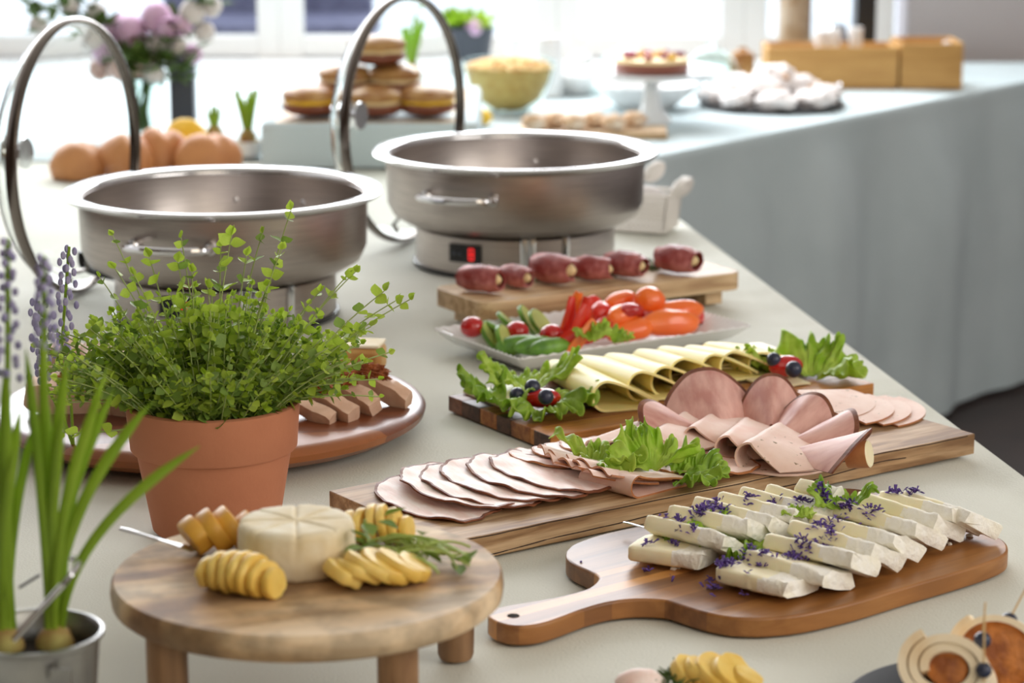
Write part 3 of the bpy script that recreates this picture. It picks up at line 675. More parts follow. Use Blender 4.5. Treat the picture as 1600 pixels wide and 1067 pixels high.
# ------------------------------------------------------------------ white cheese
def feta(loc,rz,tilt,l,w,t_,seed,label,grp,flip=False,ltilt=0):
    ltilt=R([0,2,-2,1,-1][seed%5])
    n=20; mb=MB()
    def fn(u,v):
        return None
    # rounded slab as lofted rings along y; far front end rough
    prof=[(-.5,-.34),(-.45,-.5),(0,-.52),(.45,-.5),(.5,-.3),(.5,.3),(.46,.5),(0,.51),(-.2,.5),(-.44,.5),(-.49,.40),(-.5,.3)]
    ring_=[]
    for j in range(n+1):
        v=j/n; y=(.5-v)*l; rr=[]
        for i,(a,b) in enumerate(prof):
            rough=.0024*(v**1.5) if v>.5 else .0006
            e=Vector((a*w,y,b*t_))
            s_=1-(.10 if j==0 else 0)
            e.x*=s_; e.z*=s_
            nn=noise.noise_vector(Vector((e.x*90,e.y*90,e.z*90+seed*5)))
            e+=nn*rough+noise.noise_vector(Vector((e.x*260,e.y*260,e.z*260+seed)))*rough*.6
            if j>=n-1: e+=noise.noise_vector(Vector((e.x*110,seed,e.z*110)))*.0035
            rr.append(e)
        ring_.append(rr)
    k=len(prof); vs=[p for r in ring_ for p in r]
    for j in range(n):
        for i in range(k):
            q=(j*k+i,j*k+(i+1)%k,(j+1)*k+(i+1)%k,(j+1)*k+i)
            mb.add([],[]) ; mb.f.append(q); mb.m.append(1 if j/n>.62+.06*sin(i+seed) else (1 if i in(4,5,6) and False else 0))
    mb.v=[tuple(v) for v in vs]
    mb.f.append(tuple(range(k-1,-1,-1))); mb.m.append(0)
    # crumbly end: centre vertex pushed
    c=Vector((0,-l/2-.0005,0)); mb.v.append(tuple(c)); ci=len(mb.v)-1
    for i in range(k): mb.f.append((n*k+i,n*k+(i+1)%k,ci)); mb.m.append(1)
    o=mb.build('cheese_slice',[M['feta'],M['feta_c']],angle=50)
    o.location=loc; o.rotation_euler=(ltilt,tilt,rz)
    tag(o,label,'cheese',grp); return o
g1='white cheese slices in the front row'; g2='white cheese slices in the back row'
frow=[(1197,903),(1247,888),(1283,868),(1320,851),(1352,838),(1388,820),(1420,806),(1452,800),(1483,803)]
fl=['white cheese slice lying flat at the front left of the front row','second white cheese slice of the front row, topped with many purple petals','third white cheese slice of the front row','fourth white cheese slice of the front row','fifth white cheese slice of the front row, in the middle','sixth white cheese slice of the front row','seventh white cheese slice of the front row','eighth white cheese slice of the front row','last crumbling white cheese slice at the far end of the front row']
petz=[]
for k,(a,b) in enumerate(frow):
    tl=R(4) if k==0 else (R(14) if k==1 else R(27)); w_=.05
    z=KZ+.0078*cos(tl)+w_/2*sin(tl)+.002+(.0 if k<2 else .001)
    q=P(a,b,z); o=feta(q,KB+R([12,10,8,6,5,4,3,2,0][k]),tl,[.075,.085,.095,.098,.098,.098,.095,.09,.085][k],w_,.0145,k,fl[k],g1); petz.append((q,tl,k))
brow=[(1052,862),(1087,840),(1125,822),(1163,812),(1200,803),(1232,796),(1265,792),(1292,786)]
bl=['white cheese slice lying apart at the left with scattered petals','second white cheese slice of the back row, above the stray slice','third white cheese slice of the back row, heaped with purple petals','fourth white cheese slice of the back row','fifth white cheese slice of the back row','sixth white cheese slice of the back row','seventh white cheese slice of the back row','last white cheese slice standing tallest in the back row']
for k,(a,b) in enumerate(brow):
    tl=R(3) if k==0 else R(30 if k<7 else 48); w_=.05
    z=KZ+.0078*cos(tl)+w_/2*sin(tl)+.002
    q=P(a,b,z); o=feta(q,KB+R([28,16,10,8,6,5,4,3][k]),tl,[.07,.085,.09,.092,.092,.09,.08,.05][k],w_,.0145,20+k,bl[k],g2); petz.append((q,tl,k+20))
def petals(spots,seed):
    """clusters of small torn petals laid on whatever surface lies below each cluster"""
    bpy.context.view_layer.update(); dg=bpy.context.evaluated_depsgraph_get()
    rn=random.Random(seed); mb=MB(); cp=Vector((0,0,CH))
    for (a,b,n_,sp) in spots:
        c0=P(a,b,0); ok,c,nn,_,_,_=S.ray_cast(dg,cp,(c0-cp).normalized())
        if not ok: continue
        for i in range(n_):
            q=c+Vector((rn.gauss(0,sp*.62),rn.gauss(0,sp)*.5,0)); ok,p,nn,_,_,_=S.ray_cast(dg,q+Vector((0,0,.03)),Vector((0,0,-1)))
            if not ok or p.z<KZ-.001: continue
            p=p+Vector((0,0,.0008+rn.random()*.002))
            d=Vector((rn.uniform(-1,1),rn.uniform(-1,1),rn.uniform(-.1,.9))).normalized()*rn.uniform(.0035,.007); s_=d.cross(Vector((0,0,1)))
            s_=(s_.normalized() if s_.length>0 else Vector((1,0,0)))*rn.uniform(.0009,.0018); u=Vector((0,0,.0007))
            mb.add([p-s_*.5,p+s_*.5,p+d+s_,p+d-s_,p+d*.6+u*2],[(0,1,2,4),(0,4,3),(2,3,4),(3,2,1,0)])
    return mb
sp_=[(1165,876,16,.006),(1190,872,30,.007),(1245,864,36,.008),(1262,860,18,.006),(1230,874,12,.006),(1290,848,26,.007),(1300,850,12,.005),(1275,822,18,.006),(1300,828,26,.007),(1318,808,36,.006),(1365,798,34,.008),(1398,770,24,.005),(1426,772,24,.004),(1090,805,46,.007),(1100,795,26,.006),(1118,790,30,.006),(1130,798,20,.005),(1170,780,20,.006),(1212,787,18,.006),(1253,785,28,.006),(1288,778,40,.006),(1325,812,18,.006),(1062,845,22,.004),(1058,853,14,.004),(1040,845,5,.005),(1082,834,8,.003)]
tag(petals(sp_,1).build('petals',M['petal'],smooth=False),'dark purple dried petals sprinkled over the white cheese slices','petals',kind='stuff')
sp_=[(1120,903,44,.005),(1138,917,36,.006),(1165,915,8,.003),(1012,884,12,.006),(1010,896,8,.003),(1046,911,2,.003),(1118,935,2,.002),(908,880,1,.001),(1110,912,10,.006)]
tag(petals(sp_,2).build('petals',M['petal'],smooth=False),'loose purple petals scattered on the cutting board left of the cheese','petals',kind='stuff')
mb=MB()
for i,(a,b) in enumerate(((1478,846),(1484,850),(1474,850),(1515,836),(1498,842),(1052,888),(1060,886))):
    mb.blob(P(a,b,KZ+.0014),(.0022 if i not in(3,5) else .0035,.0025,.0018),.4,3,10,6,seed=i)
tag(mb.build('crumbs',M['feta_c']),'white cheese crumbs fallen on the cutting board','crumbs',kind='stuff')
# knives
def knife(p0,p1,label,w=.006,blade=.012,hl=.45,z1=None):
    p0,p1=Vector(p0),Vector(p1); d=p1-p0; L=d.length
    t=thing('knife',label,'knife',p0,0); t.rotation_euler=d.to_track_quat('X','Z').to_euler()
    MB().tube([(0,0,0),(L*hl*.15,0,.0004),(L*hl*.8,0,0),(L*hl,0,0)],lambda s:(.55+.45*sin(PI*min(1,s+.25)))*w,10,flat=.45).build('handle',M['chrome'],t)
    MB().prism([(L*hl,-w*.5),(L*.9,-blade*.55),(L,-blade*.1),(L*.95,blade*.35),(L*hl,w*.5)],-.0006,.0006).build('blade',M['rim'],t,bevel=.0003)
knife(P(188,826,.125),P(318,862,SZ+.003),'steel knife resting on the left edge of the round stand',.0035,.013)
knife(P(582,800,SZ+.022),P(520,815,SZ+.004),'steel knife handle lying behind the soft cheese wheel',.0045,.008,.6)
knife(P(975,816,.028),P(1075,842,KZ+.012),'thin steel knife pointing under the stray white cheese slice',.002,.008)
knife(P(1303,621,Z0+.006),P(1225,640,Z0+.002),'steel knife handle lying at the back right of the oak board',.006,.012,.7)
# ------------------------------------------------------------------ stand foods
bc=P(462,893,SZ); bc=Vector((bc.x,bc.y+.012,SZ+.0005))
def wheelwarp(p,a,j):
    r=math.hypot(p.x,p.y)
    if p.z>.03:
        g=min(abs(((a+.3)%(PI/4))-PI/8),9); gr=math.exp(-(((a+.3)%(PI/4)-PI/8)*max(r,.004)/.0013)**2)
        p.z-=.0022*gr*min(1,r/.008)
    p.z+=.0007*wob(p.x,p.y,90,2); f=1+.018*wob(cos(a)*3,sin(a)*3+p.z*30,2,5)+.01*wob(a*6,p.z*20,2,1)
    p.x*=f;p.y*=f; return p
prof=[(0,0),(.042,0),(.0448,.004),(.0452,.018),(.0446,.033),(.0435,.0365),(.041,.038)]+[(.041*(1-k/9),.0383) for k in range(1,10)]
o=MB().lathe(prof,144,warp=wheelwarp).build('soft_cheese',M['brie'],loc=bc,angle=60); tag(o,'small soft white cheese wheel scored into wedges on the round stand','cheese')
def fruit(px_,py_,lenx,rad,n_,rz,label,m,open_=.35,z=SZ,tl=25,lay=.8):
    q=P(px_,py_,z); t=thing('fruit_half',label,'fruit',q,rz,None)
    for i in range(n_):
        s=(i+.5)/n_; r=rad*(math.sin(PI*(.16+.72*s)))**.6; x=(s-.5)*lenx; th=lenx/n_*(1-open_*.5)
        Mx=Matrix.Translation((x,0,r*lay*.5+.0015*random.random()))@Matrix.Rotation(R(90-tl+random.uniform(-6,6)),4,'Y')@Matrix.Rotation(R(random.uniform(-8,8)),4,'X')
        r*=random.uniform(.94,1.06); pr_=[(0,-th*.5),(r*.93,-th*.46),(r,-th*.3),(r,th*.28),(r*.95,th*.44),(0,th*.5)]
        mb=MB().lathe(pr_,22,M=Mx@Matrix.Diagonal((lay,1,1,1)),warp=lambda p,a,j:p*(1+.12*wob(cos(a),sin(a),2,i)))
        zm=min(v[2] for v in mb.v); mb.v=[(v[0],v[1],v[2]-zm) for v in mb.v]
        mb.build('slice',M[m],t,angle=50)
    return t
fruit(378,926,.066,.021,7,R(-27),'yellow fruit half cut in upright slices, front left of the cheese wheel','pear',.5,tl=2,lay=.8)
fruit(592,912,.066,.024,6,R(20),'yellow fruit half fanned in flat slices, front right of the cheese wheel','pear',.1,tl=62,lay=.9)
fruit(350,862,.06,.023,4,R(22),'golden baked fruit half behind the cheese wheel, next to the knife','pear_b',.05,tl=35,lay=.85)
fruit(592,848,.055,.02,6,R(-10),'golden sliced fruit half behind right of the cheese wheel','pear',.4,tl=10,lay=.8)
# pea shoots
rn=random.Random(5)
t=thing('pea_shoots','tangle of fresh green pea shoots to the right of the cheese wheel','herb',P(650,865,SZ))
o0=Vector(t.location)
mb=MB(); lv=[]
for i in range(26):
    a=P(rn.uniform(570,640),rn.uniform(835,872),SZ+rn.uniform(.002,.012)); b=P(rn.uniform(640,740),rn.uniform(850,895),SZ+rn.uniform(.003,.01)); c=(a+b)/2+Vector((rn.uniform(-.01,.01),rn.uniform(-.02,.02),rn.uniform(.004,.022)))
    mb.tube([p-o0 for p in bez(a,c,b,8)],.0011,5)
    if i<14: lv.append((b-o0,rn.uniform(0,6.28)))
mb.build('stem',mat('pea_stem',(190,208,116),.5,trans=.3),t)['kind']='stuff'
def leafmesh(name,mat_,L=.012,Wd=.008,cup=.25,nseg=4,point=.8):
    mb=MB(); vs=[(0,0,0)]
    for k in range(1,nseg+1):
        s=k/(nseg+1); w=Wd/2*(sin(PI*s**point)); x=L*s; vs+=[(x,-w,w*cup*2),(x,0,-.0*L),(x,w,w*cup*2)]
    vs.append((L,0,L*.04)); n=len(vs)-1; fs=[(0,1,2),(0,2,3)]
    for k in range(nseg-1):
        a=1+3*k; fs+=[(a,a+3,a+4,a+1),(a+1,a+4,a+5,a+2)]
    a=1+3*(nseg-1); fs+=[(a,n,a+1),(a+1,n,a+2)]
    return vs,fs
PV,PF=leafmesh('',None,.02,.013)
lm=None
for (a,b,z) in ((568,850,.012),(580,845,.03),(600,806,.028),(590,815,.03),(560,862,.01),(583,838,.035),(640,880,.006),(655,884,.005),(660,836,.02),(690,880,.004),(712,882,.004),(725,884,.005),(735,880,.008),(572,858,.02)):
    q=P(a,b,SZ+z)-o0
    mb=MB().add(PV,PF); o=mb.build('leaf',M['leaf_d'],t,angle=180); o.location=q; o.rotation_euler=(rn.uniform(-.5,.5),rn.uniform(-.6,.2),rn.uniform(0,6.28))
MB().tube([P(578,860,SZ+.004)-o0,P(574,840,SZ+.012)-o0,P(570,812,SZ+.03)-o0],.0012,5).build('stem',M['stem'],t)
# ------------------------------------------------------------------ vegetable plate
v0,v1,v2,v3=P(680,510,.028),P(815,562,.028),P(1163,508,.028),P(1035,466,.028)
vc=(v0+v1+v2+v3)/4; VB=R(32.5); vW,vL=frame(vc,VB)
t=thing('rectangular_plate','white rectangular plate with ribbed rim holding raw vegetables','plate',(vc.x,vc.y,0),VB)
mb=MB(); hx,hy=.177,.102
rings=[(0,.004,0),(.62,.004,0),(.68,.006,0),(.82,.014,0),(1.0,.028,0),(1.01,.0265,0),(.84,.0105,0),(.66,.001,0),(.5,0,0),(0,0,0)]
per_=[]
for (sx,sy) in ((1,1),(-1,1),(-1,-1),(1,-1)):
    pass
def rectp(hx_,hy_,rc,m_=44):
    out=[]
    cs=[(hx_-rc,hy_-rc,0),(-hx_+rc,hy_-rc,90),(-hx_+rc,-hy_+rc,180),(hx_-rc,-hy_+rc,270)]
    for i,(cx,cy,a0) in enumerate(cs):
        for q in range(5): a=R(a0+q*22.5); out.append((cx+rc*cos(a),cy+rc*sin(a)))
        nx,ny,na=cs[(i+1)%4]; a=R(a0+90); x0,y0=cx+rc*cos(a),cy+rc*sin(a); x1,y1=nx+rc*cos(a),ny+rc*sin(a)
        for q in range(1,m_-4): e=q/(m_-4); out.append((x0+(x1-x0)*e,y0+(y1-y0)*e))
    return out
rr_=[]
for (r,z,_) in rings:
    off=hy*(1-r); rr_.append([(x,y,z) for x,y in rectp(max(.0765,hx-off) if r>0 else .075,max(hy*r,.0015),min(.006,max(hy*r,.0015)*.5))])
n=len(rr_[0]); vs=[]
for i in range(n):
    for j in range(len(rings)):
        x,y,z=rr_[j][i]; vs.append((x,y,z+(.0011*(1 if i%2 else -1) if rings[j][0] in(.82,1.0) else 0)))
k=len(rings); mb.add(vs,[(i*k+j,((i+1)%n)*k+j,((i+1)%n)*k+j+1,i*k+j+1) for i in range(n) for j in range(k-1)])
mb.build('plate',M['porc'],t,angle=25)
def veg(name,mb,m,px_,py_,z,rz,label,cat,grp=None,rx=0,ry=0):
    q=P(px_,py_,z); o=mb.build(name,m,loc=q,angle=50); o.rotation_euler=(rx,ry,rz); return tag(o,label,cat,grp)
for k,(a,b,z,l) in enumerate(((738,511,.034,'cherry tomato at the left tip of the vegetable plate'),(808,518,.03,'cherry tomato lying on the cucumber slices'),(862,523,.032,'cherry tomato between cucumber and red pepper strips'))):
    t=thing('cherry_tomato',l,'tomato',P(a,b,z)); MB().blob((0,0,0),(.0155,.0145,.0135),.02,2).build('fruit',M['tomato'],t)
def cucslice(r,th):
    mb=MB().lathe([(0,-th/2),(r*.93,-th/2)],28,m=1).lathe([(r*.93,-th/2),(r,-th*.4),(r,th*.4),(r*.93,th/2)],28,m=0).lathe([(r*.93,th/2),(0,th/2)],28,m=1); return mb
cu=[(770,525,.022,20,50,'cucumber slice at the left, under the cherry tomato'),(790,532,.024,30,62,'second cucumber slice, leaning on the first'),(812,538,.026,10,70,'cucumber slice at the front edge of the plate'),(840,540,.028,0,74,'dark cucumber slice at the front edge, skin side up'),(862,542,.028,-5,66,'last cucumber slice before the pepper strips'),(796,506,.026,40,40,'cucumber slice at the back left'),(825,500,.03,35,55,'upright cucumber slice in the middle of the pile'),(845,506,.034,20,48,'pale cucumber slice with its flesh facing forward'),(768,512,.022,60,20,'flat cucumber slice behind the left cherry tomato'),(780,517,.026,50,30,'cucumber slice peeking out under the second tomato')]
for k,(a,b,z,rz,tl,l) in enumerate(cu):
    if k in(2,3,4):
        mb=MB()
        def wfn(i): pass
        mb.blob((0,0,0),(.032,.013,.012),.03,2,24,12); veg('cucumber_wedge',mb,M['cuc'],a,b,z-.006,VB-R(20)+R(k*4),l.replace('slice','wedge'),'cucumber','cucumber pieces on the vegetable plate')
    else: veg('cucumber_slice',cucslice(.022,.006),[M['cuc'],M['cuc_i']],a,b,z,VB+R(rz),l,'cucumber','cucumber pieces on the vegetable plate',rx=R(tl),ry=R(20))
def strip(l,w,curve,m):
    def fn(u,v): s=(u-.5); a=s*curve; return (l*s*(1-.1*curve*abs(s)),(v-.5)*w*(1-.5*(2*s)**4),l*.35*curve*(.25-s*s)+.15*w*(1-(2*v-1)**2))
    return MB().sheet(fn,12,5,.005)
pepps=[(888,500,.048,100,80,'red','upright red pepper strip at the left of the fan'),(900,510,.045,95,66,'red','red pepper strip leaning behind the lettuce piece'),(914,500,.05,92,84,'red','tallest red pepper strip standing in the middle'),(905,530,.03,110,50,'orange','orange-red pepper strip lying at the front'),(880,532,.028,80,40,'red','short red pepper strip beside the cucumber'),(935,520,.03,70,30,'red','red pepper piece beside the small lettuce'),(893,490,.055,60,70,'orange','orange-red strip with a pale inner face at the back')]
for k,(a,b,z,rz,tl,mm,l) in enumerate(pepps):
    o=veg('pepper_strip',strip(.062 if k<4 or k==6 else .045,.013,.5,None),M[mm],a,b,z,0,l,'pepper','pepper strips on the vegetable plate'); o.rotation_euler=(R(90),R(-tl),R(rz-90+random.uniform(-15,15)))
chunks=[(985,517,.03,.032,.016,.0165,'orange','rounded orange wedge at the front of the plate'),(1046,506,.034,.042,.017,.019,'orange','largest orange wedge at the right front'),(1058,488,.044,.036,.015,.016,'orange','orange wedge behind the largest one'),(1015,470,.060,.021,.018,.019,'orange','round shiny orange wedge on top of the pile'),(972,494,.048,.024,.015,.015,'orange','orange wedge in the middle of the pile'),(940,492,.046,.018,.015,.017,'red','red tomato wedge behind the lettuce piece'),(925,482,.05,.016,.013,.018,'red','red tomato wedge at the back of the pile'),(968,470,.056,.024,.014,.012,'orange','orange piece at the back of the plate'),(948,512,.034,.018,.014,.015,'red','red tomato wedge at the base of the pile'),(983,486,.055,.019,.013,.010,'tomato','glossy dark red tomato on the orange wedges'),(1082,494,.034,.016,.013,.016,'red','red piece at the right end of the pile'),(1010,492,.042,.018,.014,.016,'tomato','dark red wedge in the hollow between the orange wedges')]
for k,(a,b,z,rx_,ry_,rz_,mm,l) in enumerate(chunks):
    def wp():
        mb=MB().blob((0,0,0),(rx_,ry_,rz_),.10,1.6,28,16,seed=k); mb.v=[(x,y,max(z_,-rz_*.75)) for x,y,z_ in mb.v]; return mb
    veg('vegetable_wedge',wp(),M[mm],a,b,z-.008,VB+R(random.uniform(-25,25)),l,'vegetable','red and orange wedges on the vegetable plate',rx=R(random.uniform(-20,20)),ry=R(random.uniform(-14,14)))
lettuce(P(925,536,.03),VB+R(60),.022,'small curly lettuce piece at the front rim of the vegetable plate',41,'lettuce',.016,ruf=.004)
lettuce(P(960,538,.026),VB+R(0),.022,'second curly lettuce piece at the front rim, lying toward the orange wedge',43,'lettuce',.012,ruf=.004)
# ------------------------------------------------------------------ cured meat rolls
rl_=[(752,437,-14,'first cured meat roll at the left end, pale filling showing'),(808,430,-16,'second cured meat roll from the left, thinner'),(866,425,-18,'third cured meat roll, the longest, with dill in front'),(926,420,-14,'fourth cured meat roll from the left'),(978,415,-12,'fifth cured meat roll, cream and herbs in its mouth'),(1058,408,-10,'last cured meat roll at the right end of the beech board')]
for k,(a,b,an,l) in enumerate(rl_):
    q=P(a,b,.063); t=thing('meat_roll',l,'meat roll',(q.x,q.y,.0452),R(an-22+[6,-10,4,12,-6,0][k]),'cured meat rolls on the beech board'); t.scale=([1.05,.88,1.2,1.0,1.08,1.12][k],)*3
    def sp(u,v,k=k):
        th_=u*2*PI*1.6; r=.0185-.0045*u+.0012*wob(v*3,u*4,2,k); x=(v-.5)*(.050+.010*sin(u*5+k)); r*=1-.22*abs(2*v-1)**3; r+=.0016*wob(th_*1.2,v*3,2.5,k+4); return (x,r*cos(th_+1),.0185+r*sin(th_+1)*.9+.0015*wob(x*2,th_,25,k))
    mb=MB().sheet(sp,50,8,.0016); mb.build('meat',M['bresaola'],t,angle=60)
    MB().blob((.004,0,.0195),(.0255,.011,.0105),.06,3,20,12).build('filling',M['cream'],t)
def dillm(c,n_,sp,seed):
    rn=random.Random(seed); mb=MB()
    for i in range(n_):
        p=Vector(c)+Vector((rn.gauss(0,sp),rn.gauss(0,sp),0)); q=p+Vector((rn.uniform(-1,1),rn.uniform(-1,1),rn.uniform(.1,1)))*rn.uniform(.006,.016)
        mb.tube([p,(p+q)/2+Vector((0,0,.002)),q],.0006,4)
    return mb
for k,(a,b,l) in enumerate(((780,445,'dill tuft beside the first cured meat roll'),(845,438,'dill tuft in front of the second meat roll'),(905,432,'dill tuft in front of the third meat roll'),(945,430,'dill tuft before the fifth meat roll'),(1020,420,'dill tuft before the last meat roll'))):
    tag(dillm(P(a,b,.0455),60,.007,k).build('dill_sprig',M['dill']),l,'herb','dill tufts on the beech board')
# ------------------------------------------------------------------ roast meat on the round board
def pork(px_,py_,z,rz,l,L,Hh,T_,tl,seed,crust=True,grp=None):
    q=P(px_,py_,z); t=thing('roast_slice',l,'meat',q,rz,grp); t.rotation_euler=(0,0,rz)
    Mx=Matrix.Rotation(R(16),4,'Y')@Matrix.Rotation(tl,4,'X')
    mb=MB(); n_=12; prof=[(-.5,-.5),(0,-.53),(.5,-.5),(.55,0),(.5,.5),(0,.54),(-.5,.5),(-.54,0)]
    vs=[]
    for j in range(n_+1):
        s=j/n_; x=(s-.5)*L; k=1-.35*abs(2*s-1)**4
        for a,b in prof:
            p=Vector((x,a*T_,b*Hh*k)); p+=noise.noise_vector(p*40+Vector((seed,0,0)))*.004+noise.noise_vector(p*130+Vector((seed,0,0)))*.0012; vs.append(Mx@p)
    k=8; mb.add(vs,[(j*k+i,j*k+(i+1)%k,(j+1)*k+(i+1)%k,(j+1)*k+i) for j in range(n_) for i in range(k)]+[tuple(range(7,-1,-1)),tuple(n_*k+i for i in range(8))])
    mb.build('slice',M['pork'],t,angle=60)
    if crust:
        c=Mx@Vector((-L*.16,0,Hh*.44)); MB().blob(c,(L*.28,T_*.66,.009),.6,5,40,22,seed=seed).build('crust',M['rub'],t)
    return t
gp='crusted roast pork slices right of the terracotta pot'
pork(592,602,.055,R(-32),'roast slice lying furthest right on the round board, long flat side up',.085,.028,.016,R(20),1,True,gp)
pork(545,612,.055,R(-40),'roast slice with a thick reddish crust, second from the right',.085,.028,.016,R(25),2,True,gp)
pork(508,625,.052,R(-38),'roast slice third from the right, crusted at its upper end',.085,.028,.016,R(25),3,True,gp)
pork(484,640,.046,R(-30),'roast slice just behind the pot rim',.06,.02,.014,R(25),4,False,gp)
pork(505,600,.06,R(10),'pale roast slice partly hidden by the herb leaves',.05,.02,.014,R(10),8,False,gp)
t=thing('cheese_wedge','browned white-topped cheese piece at the back of the round board','cheese',P(562,578,.034),R(-8))
MB().box((0,0,.0155),(.058,.045,.03)).build('body',mat('browned_cheese',(210,170,104),.5,c2=(176,122,62),sc=22),t,bevel=.006)
MB().box((0,0,.0325),(.056,.043,.004)).build('white_top',M['brie'],t,bevel=.0015)
gq='roast pieces at the left of the round board'
for k,(a,b,z,rz,L,l) in enumerate(((90,622,.05,10,.07,'roast piece furthest left, behind the narrow green leaves'),(135,612,.055,-20,.08,'crusted roast piece behind the green leaves at the left'),(120,565,.06,-35,.07,'pale roast slice at the back left of the round board'),(190,625,.05,-25,.075,'roast piece just left of the terracotta pot'),(165,568,.06,20,.06,'pale roast slice behind the drooping herb sprigs'))):
    pork(a,b,z,R(rz),l,L,.034,.026,R(15),20+k,k in(1,3),gq)
MB().blob((0,0,0),(.02,.014,.012),.2,3,18,10).build('grilled_vegetable',mat('grilled_veg',(176,146,50),.5,c2=(70,80,30),sc=40),loc=P(85,585,.05)); tag(bpy.data.objects['grilled_vegetable'],'yellow green grilled vegetable piece at the left of the round board','vegetable')
# ------------------------------------------------------------------ terracotta pot and herb
pc=P(338,826,0); pc=Vector((pc.x,pc.y,0)); PH=.128
t=thing('potted_herb','terracotta pot full of bright green oregano sprigs','potted herb',pc)
ro=.0815; ri=.0745
MB().lathe([(0,.001),(.058,.001),(.061,.004),(.0745,.0815),(.0785,.082),(.0800,.084),(ro+.0015,PH-.006),(ro+.001,PH-.001),(ro-.001,PH),(ri+.002,PH),(ri,PH-.003),(ri-.001,.09),(.055,.01),(0,.01)],96).build('pot',M['terra'],t,angle=35)
MB().lathe([(0,PH-.014),(.03,PH-.012),(ri-.0005,PH-.016)],40,warp=lambda p,a,j:p+Vector((0,0,.002*wob(p.x,p.y,60)))).build('soil',M['soil'],t)
rn=random.Random(11)
OV,OF=leafmesh('',None,1,.92,cup=.14,nseg=4,point=.75)
def place_leaf(mb,pos,d,size,m):
    d=d.normalized(); s=d.cross(Vector((0,0,1))); s=s.normalized() if s.length>.01 else Vector((1,0,0)); u=s.cross(d); s,u=roll(s,u)
    mb.add([pos+(d*x+s*y+u*z)*size for x,y,z in OV],OF,m)
lf_me=[]
for mm in ('leaf','leaf_d'):
    mb=MB().add(OV,OF); me=bpy.data.meshes.new('leaf'); me.from_pydata(mb.v,[],mb.f); me.materials.append(M[mm]); me.polygons.foreach_set('use_smooth',[True]*len(me.polygons)); lf_me.append(me)
def roll(s,u):
    r=rn.uniform(-1.15,1.15); return s*cos(r)+u*sin(r),u*cos(r)-s*sin(r)
def leaf_obj(parent,pos,d,size,k):
    d=d.normalized(); s=d.cross(Vector((0,0,1))); s=s.normalized() if s.length>.01 else Vector((1,0,0)); u=s.cross(d); s,u=roll(s,u)
    o=bpy.data.objects.new('leaf',lf_me[k]); COL.objects.link(o); o.parent=parent
    m=Matrix((d,s,u)).transposed().to_4x4(); m=Matrix.Translation(pos)@m@Matrix.Scale(size,4); o.matrix_local=m
def sprig(b,tip,nodes,size0,mode,mb=None,mbs=None,dens=1,bow=.3,leafm=0):
    b,tip=Vector(b),Vector(tip); mid=b*.5+tip*.5+Vector((-(tip-b).x*bow*.5,-(tip-b).y*bow*.5,.18*(tip-b).length*bow*1.5))
    path=bez(b,mid,tip,12)
    par=None
    if mode=='obj':
        par=MB().tube(path,lambda s:.0010*(1-.45*s),5).build('sprig',M['stem'],t)
    else: mbs.tube(path[::2],.0007,4)
    a0=rn.uniform(0,PI)
    for k in range(nodes):
        s=.22+.78*(k+.6)/nodes if mode=='obj' else .12+.88*(k+.5)/nodes
        i=min(11,int(s*12)); p=path[i]+(path[i+1]-path[i])*(s*12-i); tan=(path[i+1]-path[i]).normalized()
        a0+=PI/2+rn.uniform(-.3,.3)
        x=tan.cross(Vector((.3,.9,.2))).normalized(); y=tan.cross(x)
        sz=size0*(1.0-.35*s)*rn.uniform(.75,1.2)
        for q in (0,PI):
            d=(x*cos(a0+q)+y*sin(a0+q))*.9+tan*rn.uniform(.2,.7)+Vector((0,0,rn.uniform(-.2,.2)))
            if mode=='obj': leaf_obj(par,p,d,sz,leafm if rn.random()<.8 else 1-leafm)
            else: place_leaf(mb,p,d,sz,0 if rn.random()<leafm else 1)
    for q in range(2):
        d=tan*.9+Vector((rn.uniform(-.5,.5),rn.uniform(-.5,.5),.2))
        if mode=='obj': leaf_obj(par,path[-1],d,size0*.55,0)
        else: place_leaf(mb,path[-1],d,size0*.5,0)
tips=[(455,328,.02,.012),(440,390,.0,.010),(362,368,-.02,.013),(385,400,.01,.012),(410,365,.03,.009),(283,372,0,.010),(278,410,-.02,.013),(345,385,.03,.009),(233,402,-.01,.012),(176,368,.01,.008),(180,420,-.01,.012),(155,432,.02,.007),(150,505,-.01,.010),(140,540,.02,.009),(545,428,.02,.009),(555,425,-.01,.009),(640,468,0,.010),(600,455,-.02,.012),(618,470,.02,.011),(580,510,0,.012),(500,455,.03,.009),(300,425,-.03,.011),(325,450,-.05,.012),(210,430,-.03,.011),(490,545,-.03,.012)]
for (a,b,dy,sz) in tips:
    tp=PY(a,b,pc.y+dy)-pc; r=rn.uniform(.01,.05); an=math.atan2(dy,tp.x); bs=Vector((max(-.055,min(.055,tp.x*.35+rn.uniform(-.01,.01))),max(-.05,min(.05,dy*1.2+rn.uniform(-.02,.02))),PH-.014))
    sprig(bs,tp,6,sz*1.6,'obj',bow=.25)
